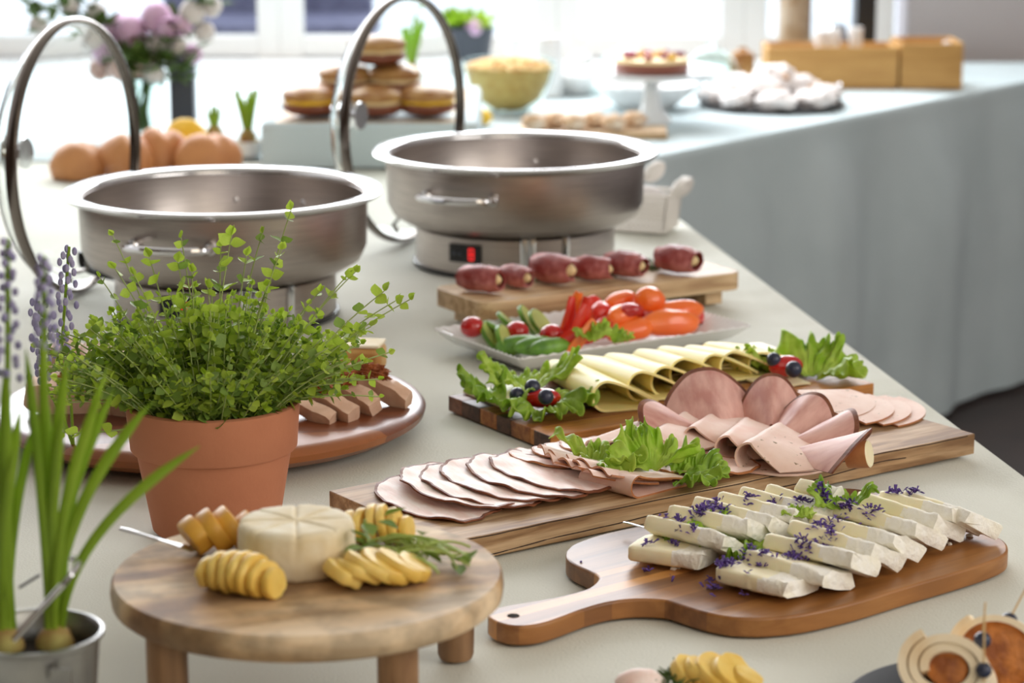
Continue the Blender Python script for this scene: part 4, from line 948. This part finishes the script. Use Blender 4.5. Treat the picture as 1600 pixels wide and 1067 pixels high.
# drooping sprig at left
tp=PY(75,672,pc.y-.02)-pc; sprig((-.05,-.045,PH-.012),tp,5,.016,'obj',bow=-.4)
fm,sm_=MB(),MB()
for i in range(250):
    a=rn.uniform(0,2*PI); rr=math.sqrt(rn.random()); bs=Vector((rr*.066*cos(a),rr*.066*sin(a),PH-.014))
    el=rn.random(); out=.045+.075*rr
    h=(.032+.082*(1-rr**2*.62)*rn.uniform(.5,1.08))
    tp=Vector((cos(a)*out*rr*1.45,sin(a)*out*rr*.95,PH-.012+h))
    if rn.random()<.16: tp.z+=rn.uniform(.004,.02)
    tp+=Vector((rn.gauss(0,.008),rn.gauss(0,.006),rn.gauss(0,.006)))
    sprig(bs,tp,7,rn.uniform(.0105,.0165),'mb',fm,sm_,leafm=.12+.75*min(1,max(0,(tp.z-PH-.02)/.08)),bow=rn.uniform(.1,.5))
# fringe over the rim
for i in range(60):
    a=rn.uniform(PI,2*PI); bs=Vector((.06*cos(a),.06*sin(a),PH-.012)); tp=bs+Vector((.018*cos(a),.018*sin(a),rn.uniform(.018,.045)))
    sprig(bs,tp,3,.015,'mb',fm,sm_,leafm=.35)
for i in range(50):
    a=rn.choice([rn.uniform(-.6,.5),PI+rn.uniform(-.5,.6)]); bs=Vector((.05*cos(a),.05*sin(a),PH-.012)); L_=rn.uniform(.07,.115)
    tp=bs+Vector((L_*cos(a),L_*sin(a)*.5,rn.uniform(.02,.075)))
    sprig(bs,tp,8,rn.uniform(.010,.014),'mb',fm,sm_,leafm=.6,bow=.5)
o=fm.build('foliage',[M['leaf'],M['leaf_d']],t,angle=180); o['kind']='stuff'
o=sm_.build('stems',M['stem'],t,angle=180); o['kind']='stuff'
# ------------------------------------------------------------------ bulb bucket
BZ=.118; bk=P(50,988,BZ); bkp=Vector((bk.x,bk.y,0)); br=.049
t=thing('tin_bucket','small galvanised bucket planted with flowering bulbs at the lower left','bucket',bkp)
MB().lathe([(0,.001),(.036,.001),(.038,.003),(br-.003,BZ-.02),(br-.0015,BZ-.004),(br+.0015,BZ-.002),(br+.0015,BZ+.001),(br-.001,BZ+.0015),(br-.0035,BZ-.002),(br-.005,BZ-.02),(.035,.01),(0,.01)],64).build('bucket',M['galv'],t,angle=40)
MB().lathe([(0,BZ-.016),(br-.005,BZ-.020)],32,warp=lambda p,a,j:p+Vector((0,0,.003*wob(p.x,p.y,70)))).build('soil',M['soil'],t)
hd=[PY(22,1000,bkp.y-.049)-bkp,PY(70,945,bkp.y-.05)-bkp,PY(105,905,bkp.y-.045)-bkp,PY(122,880,bkp.y-.03)-bkp,PY(112,872,bkp.y-.02)-bkp]
MB().tube(spline(hd,5,False),.0022,8).build('handle',M['chrome'],t)
MB().tube([PY(30,918,bkp.y+.05)-bkp,PY(62,898,bkp.y+.05)-bkp],.0012,6).build('handle',M['chrome'],t)
MB().box((0,0,0),(.014,.004,.012)).build('handle_ear',M['galv'],t,loc=PY(95,1058,bkp.y-.048)-bkp)
def bulbplant(base_px,label,leaves,flowers,dy):
    b=P(base_px[0],base_px[1],BZ-.014); b.y+=0
    t=thing('bulb_plant',label,'plant',b)
    MB().blob((0,0,-.002),(.014,.013,.014),.1,3,18,12).build('bulb',M['bulb'],t)
    for (x1,y1,d1,w) in leaves:
        tp=PY(x1,y1,b.y+d1)-b; st_=Vector((random.uniform(-.005,.005),random.uniform(-.005,.005),.004)); mid=st_*.5+tp*.42+Vector((-tp.x*.35,0,tp.z*.12))
        MB().tube(bez(st_,mid,tp,14),lambda s,w=w:w*(.8+.3*s)*(1 if s<.75 else max(.06,1-((s-.75)/.25)**2.2)),8,flat=.35).build('leaf',M['strap'],t,angle=60)
    for (x1,y1,x2,y2,d1) in flowers:
        p0=PY(x1,y1,b.y+d1)-b; p1=PY(x2,y2,b.y+d1)-b
        MB().tube(bez((0,0,.004),Vector((p0.x*.3,0,p0.z*.6)),p0,10)+[p1],.0020,7).build('flower_stem',M['strap'],t)
        mb=MB(); rn=random.Random(int(x1*3+y1))
        L_=(p1-p0).length
        for i in range(34):
            s=i/34; c=p0+(p1-p0)*s; a=i*2.4; r=.0085*(1-s*.65)
            mb.blob(c+Vector((cos(a)*r,sin(a)*r,rn.uniform(-.001,.001))),(.0026,.0026,.0034),0,1,7,5)
        o=mb.build('flower_head',M['muscari'],t)
bulbplant((86,1002),'green bulb leaves and violet spikes in the right half of the tin bucket',[(312,697,-.02,.0040),(238,627,0,.0042),(222,640,.03,.0034),(178,610,.02,.0042),(168,575,.04,.0034),(160,608,-.01,.0040),(105,560,0,.0042),(98,640,-.02,.0040),(66,520,.01,.0034),(62,560,.03,.0036),(40,545,-.02,.0034)],[(70,545,68,400,.02)],0)
bulbplant((8,1005),'second clump of green bulb leaves at the left frame edge of the bucket',[(-30,560,0,.004),(12,600,-.02,.0042),(10,560,.03,.004),(32,640,.01,.004),(-10,640,-.01,.0042),(55,660,.02,.0036),(22,700,-.02,.004),(-60,700,0,.004)],[(12,590,12,372,.03),(-22,560,-25,440,.0)],0)
t=thing('lavender_flowers','blurred violet flower spikes between the left dish and the bulbs','flowers',P(115,700,.03))
b=Vector(t.location)
for (x1,y1,x2,y2) in ((95,560,108,385),(70,600,60,470)):
    p0=PY(x1,y1,b.y)-b; p1=PY(x2,y2,b.y)-b
    MB().tube([(0,0,0),p0*.5+Vector((.004,0,0)),p0,p1],.0016,6).build('stem',M['strap'],t)
    mb=MB(); rn2=random.Random(int(x1))
    for i in range(44):
        s=i/44; c=p0+(p1-p0)*s; a=i*2.4; r=.016*(1-s*.5)*rn2.uniform(.3,1)
        mb.blob(c+Vector((cos(a)*r,sin(a)*r,0)),(.0028,.0028,.0045),0,1,7,5)
    mb.build('flower_head',M['muscari'],t)
# ------------------------------------------------------------------ near bottom plates
q=P(1075,1085,.012); q=Vector((q.x,q.y-.05,0))
t=thing('round_plate','wooden plate of egg garnish cut off by the bottom frame edge','plate',q)
MB().lathe([(0,.004),(.05,.004),(.068,.012),(.0695,.0115),(.05,0),(0,0)],48).build('plate',wRoll,t)
tag(dillm(P(1050,1062,.018),110,.009,77).build('dill_sprig',M['dill']),'dill tuft on the plate at the bottom frame edge','herb')
o=fruit(1120,1075,.06,.02,5,R(-20),'yellow pickle fan on the plate at the bottom frame edge','pear',.1,z=.014,tl=60,lay=.9)
o=MB().blob((0,0,0),(.02,.014,.012),.05,2).build('ham_roll',M['ham'],loc=P(1000,1068,.018)); tag(o,'pink ham roll at the left of the bottom plate','ham')
q=P(1545,1105,.01); q=Vector((q.x,q.y,0))
t=thing('black_plate','matt black round plate with wraps at the bottom right','plate',q)
MB().lathe([(0,.004),(.085,.004),(.108,.012),(.110,.0115),(.086,0),(0,0)],72).build('plate',mat('matt_black_slate',(24,24,27),.6,spec=.3),t)
wr=[((1486,1054),1.775,.033,(-.35,-1,.62),'pale wrap roll at the front left of the black plate'),((1560,1022),1.83,.036,(-.25,-1,.35),'open wrap roll with orange filling facing the camera at the right edge')]
for k,(pp,y,r0,ax,l) in enumerate(wr):
    t=thing('wrap_roll',l,'wrap',PY(*pp,y),0,'wrap rolls on the black plate'); t.rotation_euler=Vector(ax).to_track_quat('X','Z').to_euler()
    def sp(u,v,k=k,r0=r0):
        th_=u*2*PI*(2.2 if k==0 else 1.25); r=r0*(1-(.52 if k==0 else .16)*u)*(1+.04*sin(th_*2+k))+.0006*wob(u*3,v,2,k); x=(v-.5)*.06+.004*(1-u)*(v>.5); return (x,r*cos(th_+2.2),r*sin(th_+2.2)*.88)
    MB().sheet(sp,90,5,.0064 if k==0 else .0050).build('tortilla',M['tortilla'],t,angle=60)
    MB().lathe(([(0,-.027),(r0*.86,-.027),(r0*.86,.022),(r0*.6,.026),(0,.025)] if k else [(0,-.027),(r0*.46,-.027),(r0*.46,.024),(0,.026)]),36,M=Matrix.Diagonal((1,1,.88,1))@Matrix.Rotation(R(90),4,'Y'),warp=lambda p,a,j:p*(1+.03*wob(p.x,p.y,120,3))).build('filling',M['wrapfill'],t)
for k,(a,b,a2,b2,r_,y,l) in enumerate(((1535,1000,1530,1062,.0068,1.775,'skewered blueberry in the middle, on the pale wrap'),(1576,970,1600,925,.0070,1.83,'skewered blueberry highest, over the open wrap'),(1537,1047,1538,985,.0062,1.735,'skewered blueberry lowest, near the bottom frame edge'))):
    t=thing('skewer',l,'skewer',PY(a,b,y)); b0=Vector(t.location)
    MB().blob((0,0,0),(r_,r_,r_*.95),.02,2).build('berry',M['olive'],t)
    e=(PY(a2,b2,y)-b0); d=e.normalized(); MB().tube([d*-.03,d*.045],.0008,6).build('pick',M['pick'],t)
# ------------------------------------------------------------------ background objects on the tables
g='bread rolls behind the left warming dish'
for k,(a,b,rx_,rz_,l) in enumerate(((195,262,.058,.043,'brown bread roll seen behind the left warming dish, leftmost beside the lid'),(252,255,.058,.045,'brown bread roll in the middle of the row behind the left dish'),(325,258,.066,.042,'large brown bread roll at the right of the row'),(120,265,.055,.038,'bread roll seen through the raised glass lid'),(288,242,.035,.045,'pale yellow bread roll behind the others'))):
    q=P(a,b+12,0); q.z=0; t=MB().blob((0,0,rz_*.5),(rx_,.05,rz_*1.32),.10,1.6,28,16,seed=k); t.v=[(x,y,max(.0005,z*(1-.16*math.exp(-((x-.008)/.008)**2)))) for x,y,z in t.v]
    o=t.build('bread_roll',M['bread'] if k<4 else M['lemon'],loc=(q.x,q.y+.04*(k==4),0),rz=R(20*k),angle=60); tag(o,l,'bread',g)
# hyacinth pots
def hyac(px_,py_,tx,ty,w,label,z=0,potm='porc',pr_=.03,n_=9,ph=.03,lm_=None):
    q=P(px_,py_,z); t=thing('bulb_pot',label,'potted bulb',(q.x,q.y,z))
    MB().lathe([(0,0),(pr_*.8,0),(pr_,ph),(pr_-.003,ph),(pr_-.004,ph-.006),(0,ph-.006)],32).build('pot',M[potm],t)
    MB().blob((0,0,ph+.004),(.017,.017,.02),.05,2,14,10).build('bulb',M['bulb'],t)
    hh=PY(tx,ty,q.y).z-z
    for i in range(n_):
        a=2*PI*i/n_; MB().tube(bez((0,0,ph+.015),(cos(a)*.01,sin(a)*.01,hh*.6),(cos(a)*w*random.uniform(.4,1),sin(a)*w,hh*random.uniform(.8,1)),8),lambda s:.0075*(1-.55*s),6,flat=.4).build('leaf',lm_ or M['strap'],t)
hyac(388,243,390,138,.026,'potted bulb with bright green shoots right of the bread rolls')
hyac(336,236,336,165,.016,'shorter potted bulb with green shoots above the bread rolls')
M['lime']=mat('lime_leaf',(150,190,40),.4,trans=.4)
hyac(640,168,645,22,.03,'lime green bulb shoots behind the pile of buns',lm_=M['lime'],ph=.08)
# buns
bun=[(485,168,0),(585,172,1),(664,168,2),(528,174,3),(540,122,4),(612,122,5),(588,76,6)]
bl_=['filled bun at the lower left corner of the pile','filled bun at the bottom of the pile, seen through the lid','filled bun at the lower right of the pile','filled bun in the bottom layer, left of centre behind the lid ring','filled bun in the middle layer, left','filled bun in the middle layer, right','filled bun crowning the pile']
Yb=[4.72,4.71,4.72,4.79,4.78,4.77,4.76]
for k,(a,b,_) in enumerate(bun):
    q=PY(a,b,Yb[k]); r=.055; t=thing('filled_bun',bl_[k],'bun',(q.x,q.y,max(.087,q.z-.031)),R(k*30),'glazed filled buns piled on the riser')
    MB().blob((0,0,.019),(r,r,.019),.03,2,28,12).build('base',M['jam'],t)
    MB().blob((0,0,.028),(r*.96,r*.96,.012),.08,5,28,10).build('filling',M['lemon'] if k in(0,2) else M['cream'],t)
    MB().blob((0,0,.040),(r,r*.98,.021),.06,2.5,28,12).build('top',M['bun'],t)
# bowl of flakes
q=P(795,182,.0); t=thing('glass_bowl','clear glass bowl heaped with golden cereal flakes','bowl',(q.x,q.y+.06,0))
pr_=[(0,.002),(.04,.002),(.075,.03),(.095,.07),(.105,.115)]
MB().lathe(pr_+[(r-.003 if r else 0,z+.002) for r,z in pr_[::-1]],48).build('bowl',M['glass2'],t)
MB().lathe([(0,.008),(.035,.01),(.07,.034),(.088,.07),(.096,.10)],40).build('flakes_body',M['chips'],t)
mb=MB(); rn=random.Random(3)
for i in range(240):
    a=rn.uniform(0,2*PI); r=.095*math.sqrt(rn.random()); mb.blob((r*cos(a),r*sin(a),.10+.018*(1-(r/.095)**2)+rn.uniform(0,.004)),(.009,.007,.004),.3,4,7,5,seed=i)
mb.build('flakes',M['chips'],t)['kind']='stuff'
# vase with bouquet
q=P(222,214,.0); t=thing('vase','clear glass vase filled with stems, behind the left glass lid','vase',(q.x,q.y,0))
vp=[(0,.002),(.038,.002),(.042,.01),(.038,.06),(.05,.12)]
MB().lathe(vp+[(max(0,r-.003),z+.003) for r,z in vp[::-1]],40).build('glass',M['glass2'],t)
t2=thing('bouquet','pink, peach and white flower bouquet standing in the glass vase','flowers',(q.x,q.y,.012))
mb=MB(); rn=random.Random(8)
for i in range(16):
    a=rn.uniform(0,6.28); mb.tube([(rn.uniform(-.02,.02),rn.uniform(-.02,.02),0),(.02*cos(a),.02*sin(a),.09),(.07*cos(a),.05*sin(a),.19)],.0028,5)
mb.build('stems',M['dill'],t2)
def bloom(c,r,m,n_=26,name='bloom'):
    mb=MB(); rn=random.Random(int(abs(c[0])*1e5))
    for i in range(n_):
        d=Vector((rn.gauss(0,1),rn.gauss(0,1),rn.gauss(0,1)+.3)).normalized(); p=Vector(c)+d*r*.55
        mb.blob(p,(r*.5,r*.5,r*.16),.2,2,10,6,M=d.to_track_quat('Z','X').to_matrix().to_4x4(),seed=i)
    mb.build(name,M[m],t2)
fl_=[(185,45,.042,'pink'),(245,28,.042,'pink'),(210,75,.05,'peach'),(170,78,.035,'pink'),(245,70,.035,'flwhite'),(275,70,.03,'flwhite'),(180,110,.035,'peach'),(215,105,.035,'peach'),(300,20,.035,'flwhite'),(135,68,.025,'flwhite'),(150,20,.03,'flwhite'),(285,40,.03,'pink'),(330,10,.03,'flwhite'),(300,85,.028,'pink'),(60,40,.028,'flwhite'),(110,10,.026,'flwhite')]
for (a,b,r,m) in fl_+[(160,85,.04,'pink'),(205,50,.045,'pink'),(228,90,.04,'peach'),(265,45,.035,'pink'),(150,110,.03,'peach'),(240,115,.03,'flwhite'),(320,50,.028,'flwhite'),(195,128,.03,'peach')]: bloom(tuple(PY(a,b,q.y+random.uniform(-.04,.04))-Vector(t2.location)),r,m)
mb=MB()
for i in range(170):
    a,b=rn.choice([(195,100),(230,95),(255,100),(290,60),(140,40),(95,20),(60,5),(120,5),(330,0),(265,110),(185,95)]); p=PY(a+rn.gauss(0,16),b+rn.gauss(0,12),q.y+rn.uniform(-.05,.03))-Vector(t2.location)
    d=Vector((rn.uniform(-1,1),rn.uniform(-1,.3),rn.uniform(-.3,1))).normalized(); s=d.cross(Vector((0,0,1))); s=s.normalized() if s.length>.01 else Vector((1,0,0)); u=s.cross(d)
    mb.add([p+(d*x+s*y*.7+u*z)*.045 for x,y,z in OV],OF)
o=mb.build('foliage',M['dill'],t2); o['kind']='stuff'
q=P(285,212,0); t=thing('dark_vase','slim dark grey square vase right of the bouquet','vase',(q.x,q.y+.03,0))
MB().box((0,0,.08),(.05,.05,.16)).build('body',M['darkgrey'],t,bevel=.003)
MB().box((0,0,.1605),(.043,.043,.002)).build('opening',M['black'],t)
# dark pot with pink flower
q=P(728,112,0); t=thing('dark_planter','charcoal planter with a pink bloom behind the cereal bowl','planter',(q.x,q.y,0))
MB().lathe([(0,0),(.055,0),(.072,.115),(.067,.115),(.064,.10),(0,.10)],40).build('pot',M['darkgrey'],t)
mb=MB()
for i in range(60):
    d=Vector((rn.uniform(-1,1),rn.uniform(-1,1),rn.uniform(0,1))).normalized(); p=Vector((rn.uniform(-.05,.05),rn.uniform(-.05,.05),.11)); s=d.cross(Vector((0,0,1))).normalized(); u=s.cross(d)
    mb.add([p+(d*x+s*y*.7+u*z)*.06 for x,y,z in OV],OF)
mb.build('foliage',M['strap'],t)['kind']='stuff'
mb=MB()
for i in range(20):
    d=Vector((rn.gauss(0,1),rn.gauss(0,1),rn.gauss(0,1))).normalized(); mb.blob(Vector((.02,-.05,.115))+d*.016,(.016,.016,.006),.2,2,10,6,M=d.to_track_quat('Z','X').to_matrix().to_4x4())
mb.build('bloom',M['pink'],t)
# white jug, cups
def jar(px_,py_,r,h,label,m='porc',name='canister',cat='canister'):
    q=P(px_,py_,0); t=thing(name,label,cat,(q.x,q.y,0))
    MB().lathe([(0,0),(r*.95,0),(r,.004),(r,h-.004),(r*.97,h),(0,h)],36).build('body',M[m],t,angle=40)
    MB().lathe([(0,h),(r*.9,h),(r*.88,h+.008),(.012,h+.012),(.01,h+.02),(0,h+.021)],32).build('lid',M[m],t)
jar(856,150,.036,.13,'tall white canister behind the cereal bowl')
jar(810,142,.03,.12,'white canister left of the tall white one')
jar(905,138,.03,.07,'short white jar left of the raised cake')
jar(1160,118,.03,.05,'amber brown jar at the back right of the cake','bun','jar','jar')
# glass bell covers
for (a,b,r,h,l) in ((975,140,.085,.10,'clear glass dome behind the raised cake'),(1110,128,.075,.085,'clear glass dome right of the raised cake')):
    q=P(a,b,0); t=thing('glass_dome',l,'glass dome',(q.x,q.y,0)); pf=[(r*cos(x),h*sin(x)+.001) for x in [R(i*10) for i in range(9)]]+[(0,h)]
    MB().lathe(pf+[(max(0,x-.003),max(0,y-.003)) for x,y in pf[::-1]],40).build('dome',M['glass2'],t)
    MB().blob((0,0,h+.012),(.012,.012,.012)).build('knob',M['glass2'],t)
# white bowl stack behind cake stand
for (a,b,r,h,l) in ((1010,172,.12,.055,'wide white bowl behind the cake stand'),(900,150,.06,.045,'white bowl left behind the cake stand'),(1120,140,.07,.03,'shallow white bowl behind the pastry tray')):
    q=P(a,b,0); t=thing('white_bowl',l,'bowl',(q.x,q.y+.05,0)); pf=[(0,0),(r*.5,0),(r*.85,h*.55),(r,h),(r-.004,h),(r*.8,h*.6),(r*.4,.006),(0,.006)]
    MB().lathe(pf,48).build('bowl',M['porc'],t)
# cake stand
q=P(1017,190,0); t=thing('cake_stand','white footed cake stand carrying a berry cake','cake stand',(q.x,q.y,0)); hz=PY(1017,112,q.y).z
MB().lathe([(0,0),(.045,0),(.043,.006),(.022,.03),(.014,hz-.02),(.03,hz-.006),(0,hz-.006)],40).build('foot',M['porc'],t)
MB().lathe([(0,hz-.006),(.13,hz-.008),(.155,hz+.002),(.155,hz+.006),(.13,hz),(0,hz)],56).build('plate',M['porc'],t)
t=thing('berry_cake','dark berry topped cake on the footed stand','cake',(q.x,q.y,hz+.0005))
MB().lathe([(0,0),(.078,0),(.08,.004),(.08,.022),(0,.022)],40).build('sponge',M['jam'],t)
MB().lathe([(0,.022),(.08,.021),(.078,.03),(0,.033)],40,warp=lambda p,a,j:p+Vector((0,0,.003*wob(p.x,p.y,50)))).build('cream',M['cream'],t)
for i in range(22):
    a=i*.9; r=.065*math.sqrt((i+.5)/22); MB().blob((r*cos(a),r*sin(a),.036),(.009,.009,.008),.1,2,10,8).build('berry',M['berry'] if i%4 else M['lemon'],t)
# cookies on wooden board
q=P(925,212,0); t=thing('wooden_board','wooden board of crumbly cookies behind the right warming dish','serving board',(q.x,q.y,0),R(-3))
MB().box((0,0,.008),(.31,.11,.016)).build('board',wRoll,t,bevel=.003)
ck=['cookie piece at the left end of the wooden board','second cookie piece on the wooden board','third cookie piece, tallest on the wooden board','fourth cookie piece on the wooden board','fifth cookie piece on the wooden board','cookie piece at the right end of the wooden board']
for i in range(6):
    qq=P(835+i*31,200-(i%2)*4,.02); o=MB().blob((0,0,.016),(.026,.024,.016),.35,3,20,12,seed=i).build('cookie',mat('cookie_%d'%i,(206,164,116),.7,c2=(236,220,200),sc=30) if i==0 else bpy.data.materials['cookie_0'],loc=(qq.x,qq.y,.0162)); tag(o,ck[i],'cookie','cookies on the wooden board')
o=MB().blob((0,0,.018),(.024,.02,.018),.05,2).build('lemon',M['lemon'],loc=P(752,196,.0)); tag(o,'lemon left of the cookie board, behind the right dish','lemon')
# pastry tray
q=P(1205,160,0.006); t=thing('black_tray','round black tray with thin handles under sugared pastries','tray',(q.x,q.y,0))
MB().lathe([(0,.003),(.15,.003),(.165,.008),(.167,.007),(.152,0),(0,0)],64).build('tray',M['black'],t)
for s in(-1,1): MB().tube(spline([(s*.15,-.03,.006),(s*.152,-.03,.045),(s*.152,.03,.045),(s*.15,.03,.006)],4,False),.003,6).build('handle',M['chrome'],t)
rn=random.Random(4)
pn=['at the right rim','at the back right rim','at the back rim','at the back left rim','at the left rim, beside the cake stand','at the front left rim','at the front rim','at the front right rim']
pt=['in the middle of the tray floor, under the heap','on the right side of the upper layer','on the left side of the upper layer','at the back of the upper layer','at the front of the upper layer','crowning the heap']
for i in range(14):
    if i<8: a=i*PI/4; r=.122; z=.0045
    else: a=[0,.3,2.9,1.5,4.4,1][i-8]; r=[0,.062,.062,.05,.055,.01][i-8]; z=[.0045,.026,.026,.028,.026,.05][i-8]
    o=MB().blob((0,0,.02),(.046 if i<8 else .05,.036,.022),.35,2.5,22,14,seed=i+2).build('sugared_pastry',M['sugar'],loc=(q.x+r*cos(a),q.y+r*sin(a),z),rz=rn.uniform(0,3)); tag(o,'sugar dusted golden pastry '+(pn[i] if i<8 else pt[i-8])+(' of the black tray' if i<8 else ''),'pastry','sugared pastries on the black tray')
# bamboo crates
def crate(px0,px1,py,pytop,label,d=.14,slots=1,rz=0):
    a=P(px0,py,0); b=P(px1,py,0); w=(b-a).length; h=PY(px0,pytop,a.y).z
    t=thing('bamboo_crate',label,'crate',((a.x+b.x)/2,a.y+d/2,0),rz)
    th=.008
    MB().box((0,-d/2+th/2,h/2),(w,th,h)).build('front_panel',M['bamboo'],t,bevel=.001)
    MB().box((0,d/2-th/2,h/2),(w,th,h)).build('back_panel',M['bamboo'],t,bevel=.001)
    for s in(-1,1): MB().box((s*(w/2-th/2),0,h/2),(th,d-2*th,h)).build('side_panel',M['bamboo'],t,bevel=.001)
    MB().box((0,0,.005),(w-2*th,d-2*th,.008)).build('bottom_panel',M['bamboo'],t)
    return t,w,h
crate(1198,1402,139,74,'long low bamboo crate behind the pastry tray')
crate(1406,1503,139,68,'short bamboo crate at the right end of the row',.17)
for k,(a,b,l) in enumerate(((1282,62,'white paper cup stack standing in the long crate'),(1300,60,'second white cup stack in the long crate'),(1335,56,'white napkin roll beside the cups in the crate'))):
    q=P(a,128,.01); zt=PY(a,b-14,q.y).z; t=MB().lathe([(0,0),(.014,0),(.018,zt-.01),(.016,zt-.01),(0,zt-.014)],20).build('paper_cup',M['porc'],loc=(q.x,q.y,.0095)); tag(t,l,'cup')
o=MB().blob((0,0,0),(.022,.018,.012),.3,3).build('sugar_packet',M['porc'],loc=PY(1485,80,6.02)); o.location.z=.09; tag(o,'crumpled white packet on the edge of the short crate','packet')
# coffee machine and carafe at top
q=P(1322,112,0); t=thing('coffee_machine','black coffee machine at the top right behind the crates','coffee machine',(q.x,q.y,0))
MB().box((0,0,.02),(.15,.16,.04)).build('base',M['black'],t,bevel=.004)
MB().box((.045,.03,.18),(.05,.10,.30)).build('column',M['black'],t,bevel=.004)
MB().box((0,0,.30),(.15,.16,.08)).build('head',M['black'],t,bevel=.006)
MB().lathe([(0,.041),(.03,.041),(.034,.07),(.025,.11),(.02,.12)],28,c=(-.03,-.02,0)).build('carafe',M['chrome'],t)
q=P(1240,110,0); t=thing('glass_dispenser','tall glass dispenser left of the coffee machine','dispenser',(q.x,q.y,0))
MB().lathe([(0,0),(.06,0),(.06,.012),(0,.012)],32).build('base',M['darkgrey'],t)
MB().lathe([(0,.012),(.042,.012),(.042,.24),(0,.24)],32).build('body',mat('dispenser_contents',(160,132,100),.4,c2=(196,180,160),sc=14),t)
MB().lathe([(0,.24),(.046,.24),(.046,.255),(0,.255)],32).build('lid',M['chrome'],t)
# white basket
q=P(1012,362,0); t=thing('wire_basket','small white woven basket with bread right of the right dish','basket',(q.x-.01,q.y+.03,0),R(-20))
w,d,h=.10,.075,.06
mb=MB()
for k in range(7):
    z=.003+k*h/6.2; s=1+.12*k/6; mb.tube([(-w/2*s,-d/2*s,z),(w/2*s,-d/2*s,z),(w/2*s,d/2*s,z),(-w/2*s,d/2*s,z)],.0028,6,closed=True)
for i in range(13):
    for s_ in(-1,1):
        x=-w/2+w*i/12; mb.tube([(x,s_*d/2,0),(x*1.12,s_*d/2*1.12,h)],.0024,5)
for i in range(9):
    for s_ in(-1,1):
        y=-d/2+d*i/8; mb.tube([(s_*w/2,y,0),(s_*w/2*1.12,y*1.12,h)],.0024,5)
mb.build('weave',M['wicker'],t,smooth=True)['kind']='stuff'
MB().box((0,0,.003),(w,d,.004)).build('base',M['wicker'],t)
for s_ in(-1,1): MB().tube(spline([(s_*w*.56,-.02,h),(s_*w*.72,-.022,h+.016),(s_*w*.78,0,h+.022),(s_*w*.72,.022,h+.016),(s_*w*.56,.02,h)],4,False),.006,8).build('handle',M['wicker'],t)
for k,(a,b,z,l) in enumerate(((1022,268,.10,'pale round roll sticking out at the top of the basket'),(1066,292,.085,'pale roll leaning out at the right of the basket'))):
    o=MB().blob((0,0,0),(.022,.014,.014),.1,2).build('bread_stick',M['wicker'],loc=PY(a,b,q.y+.03),rz=R(30)); tag(o,l,'bread')
    o.rotation_euler=(0,R(-35),R(20))
o=MB().blob((0,0,0),(.04,.03,.02),.1,2).build('napkin',M['flwhite'],loc=(q.x-.01,q.y+.03,.052),rz=R(-20)); tag(o,'white napkin filling the woven basket','napkin')
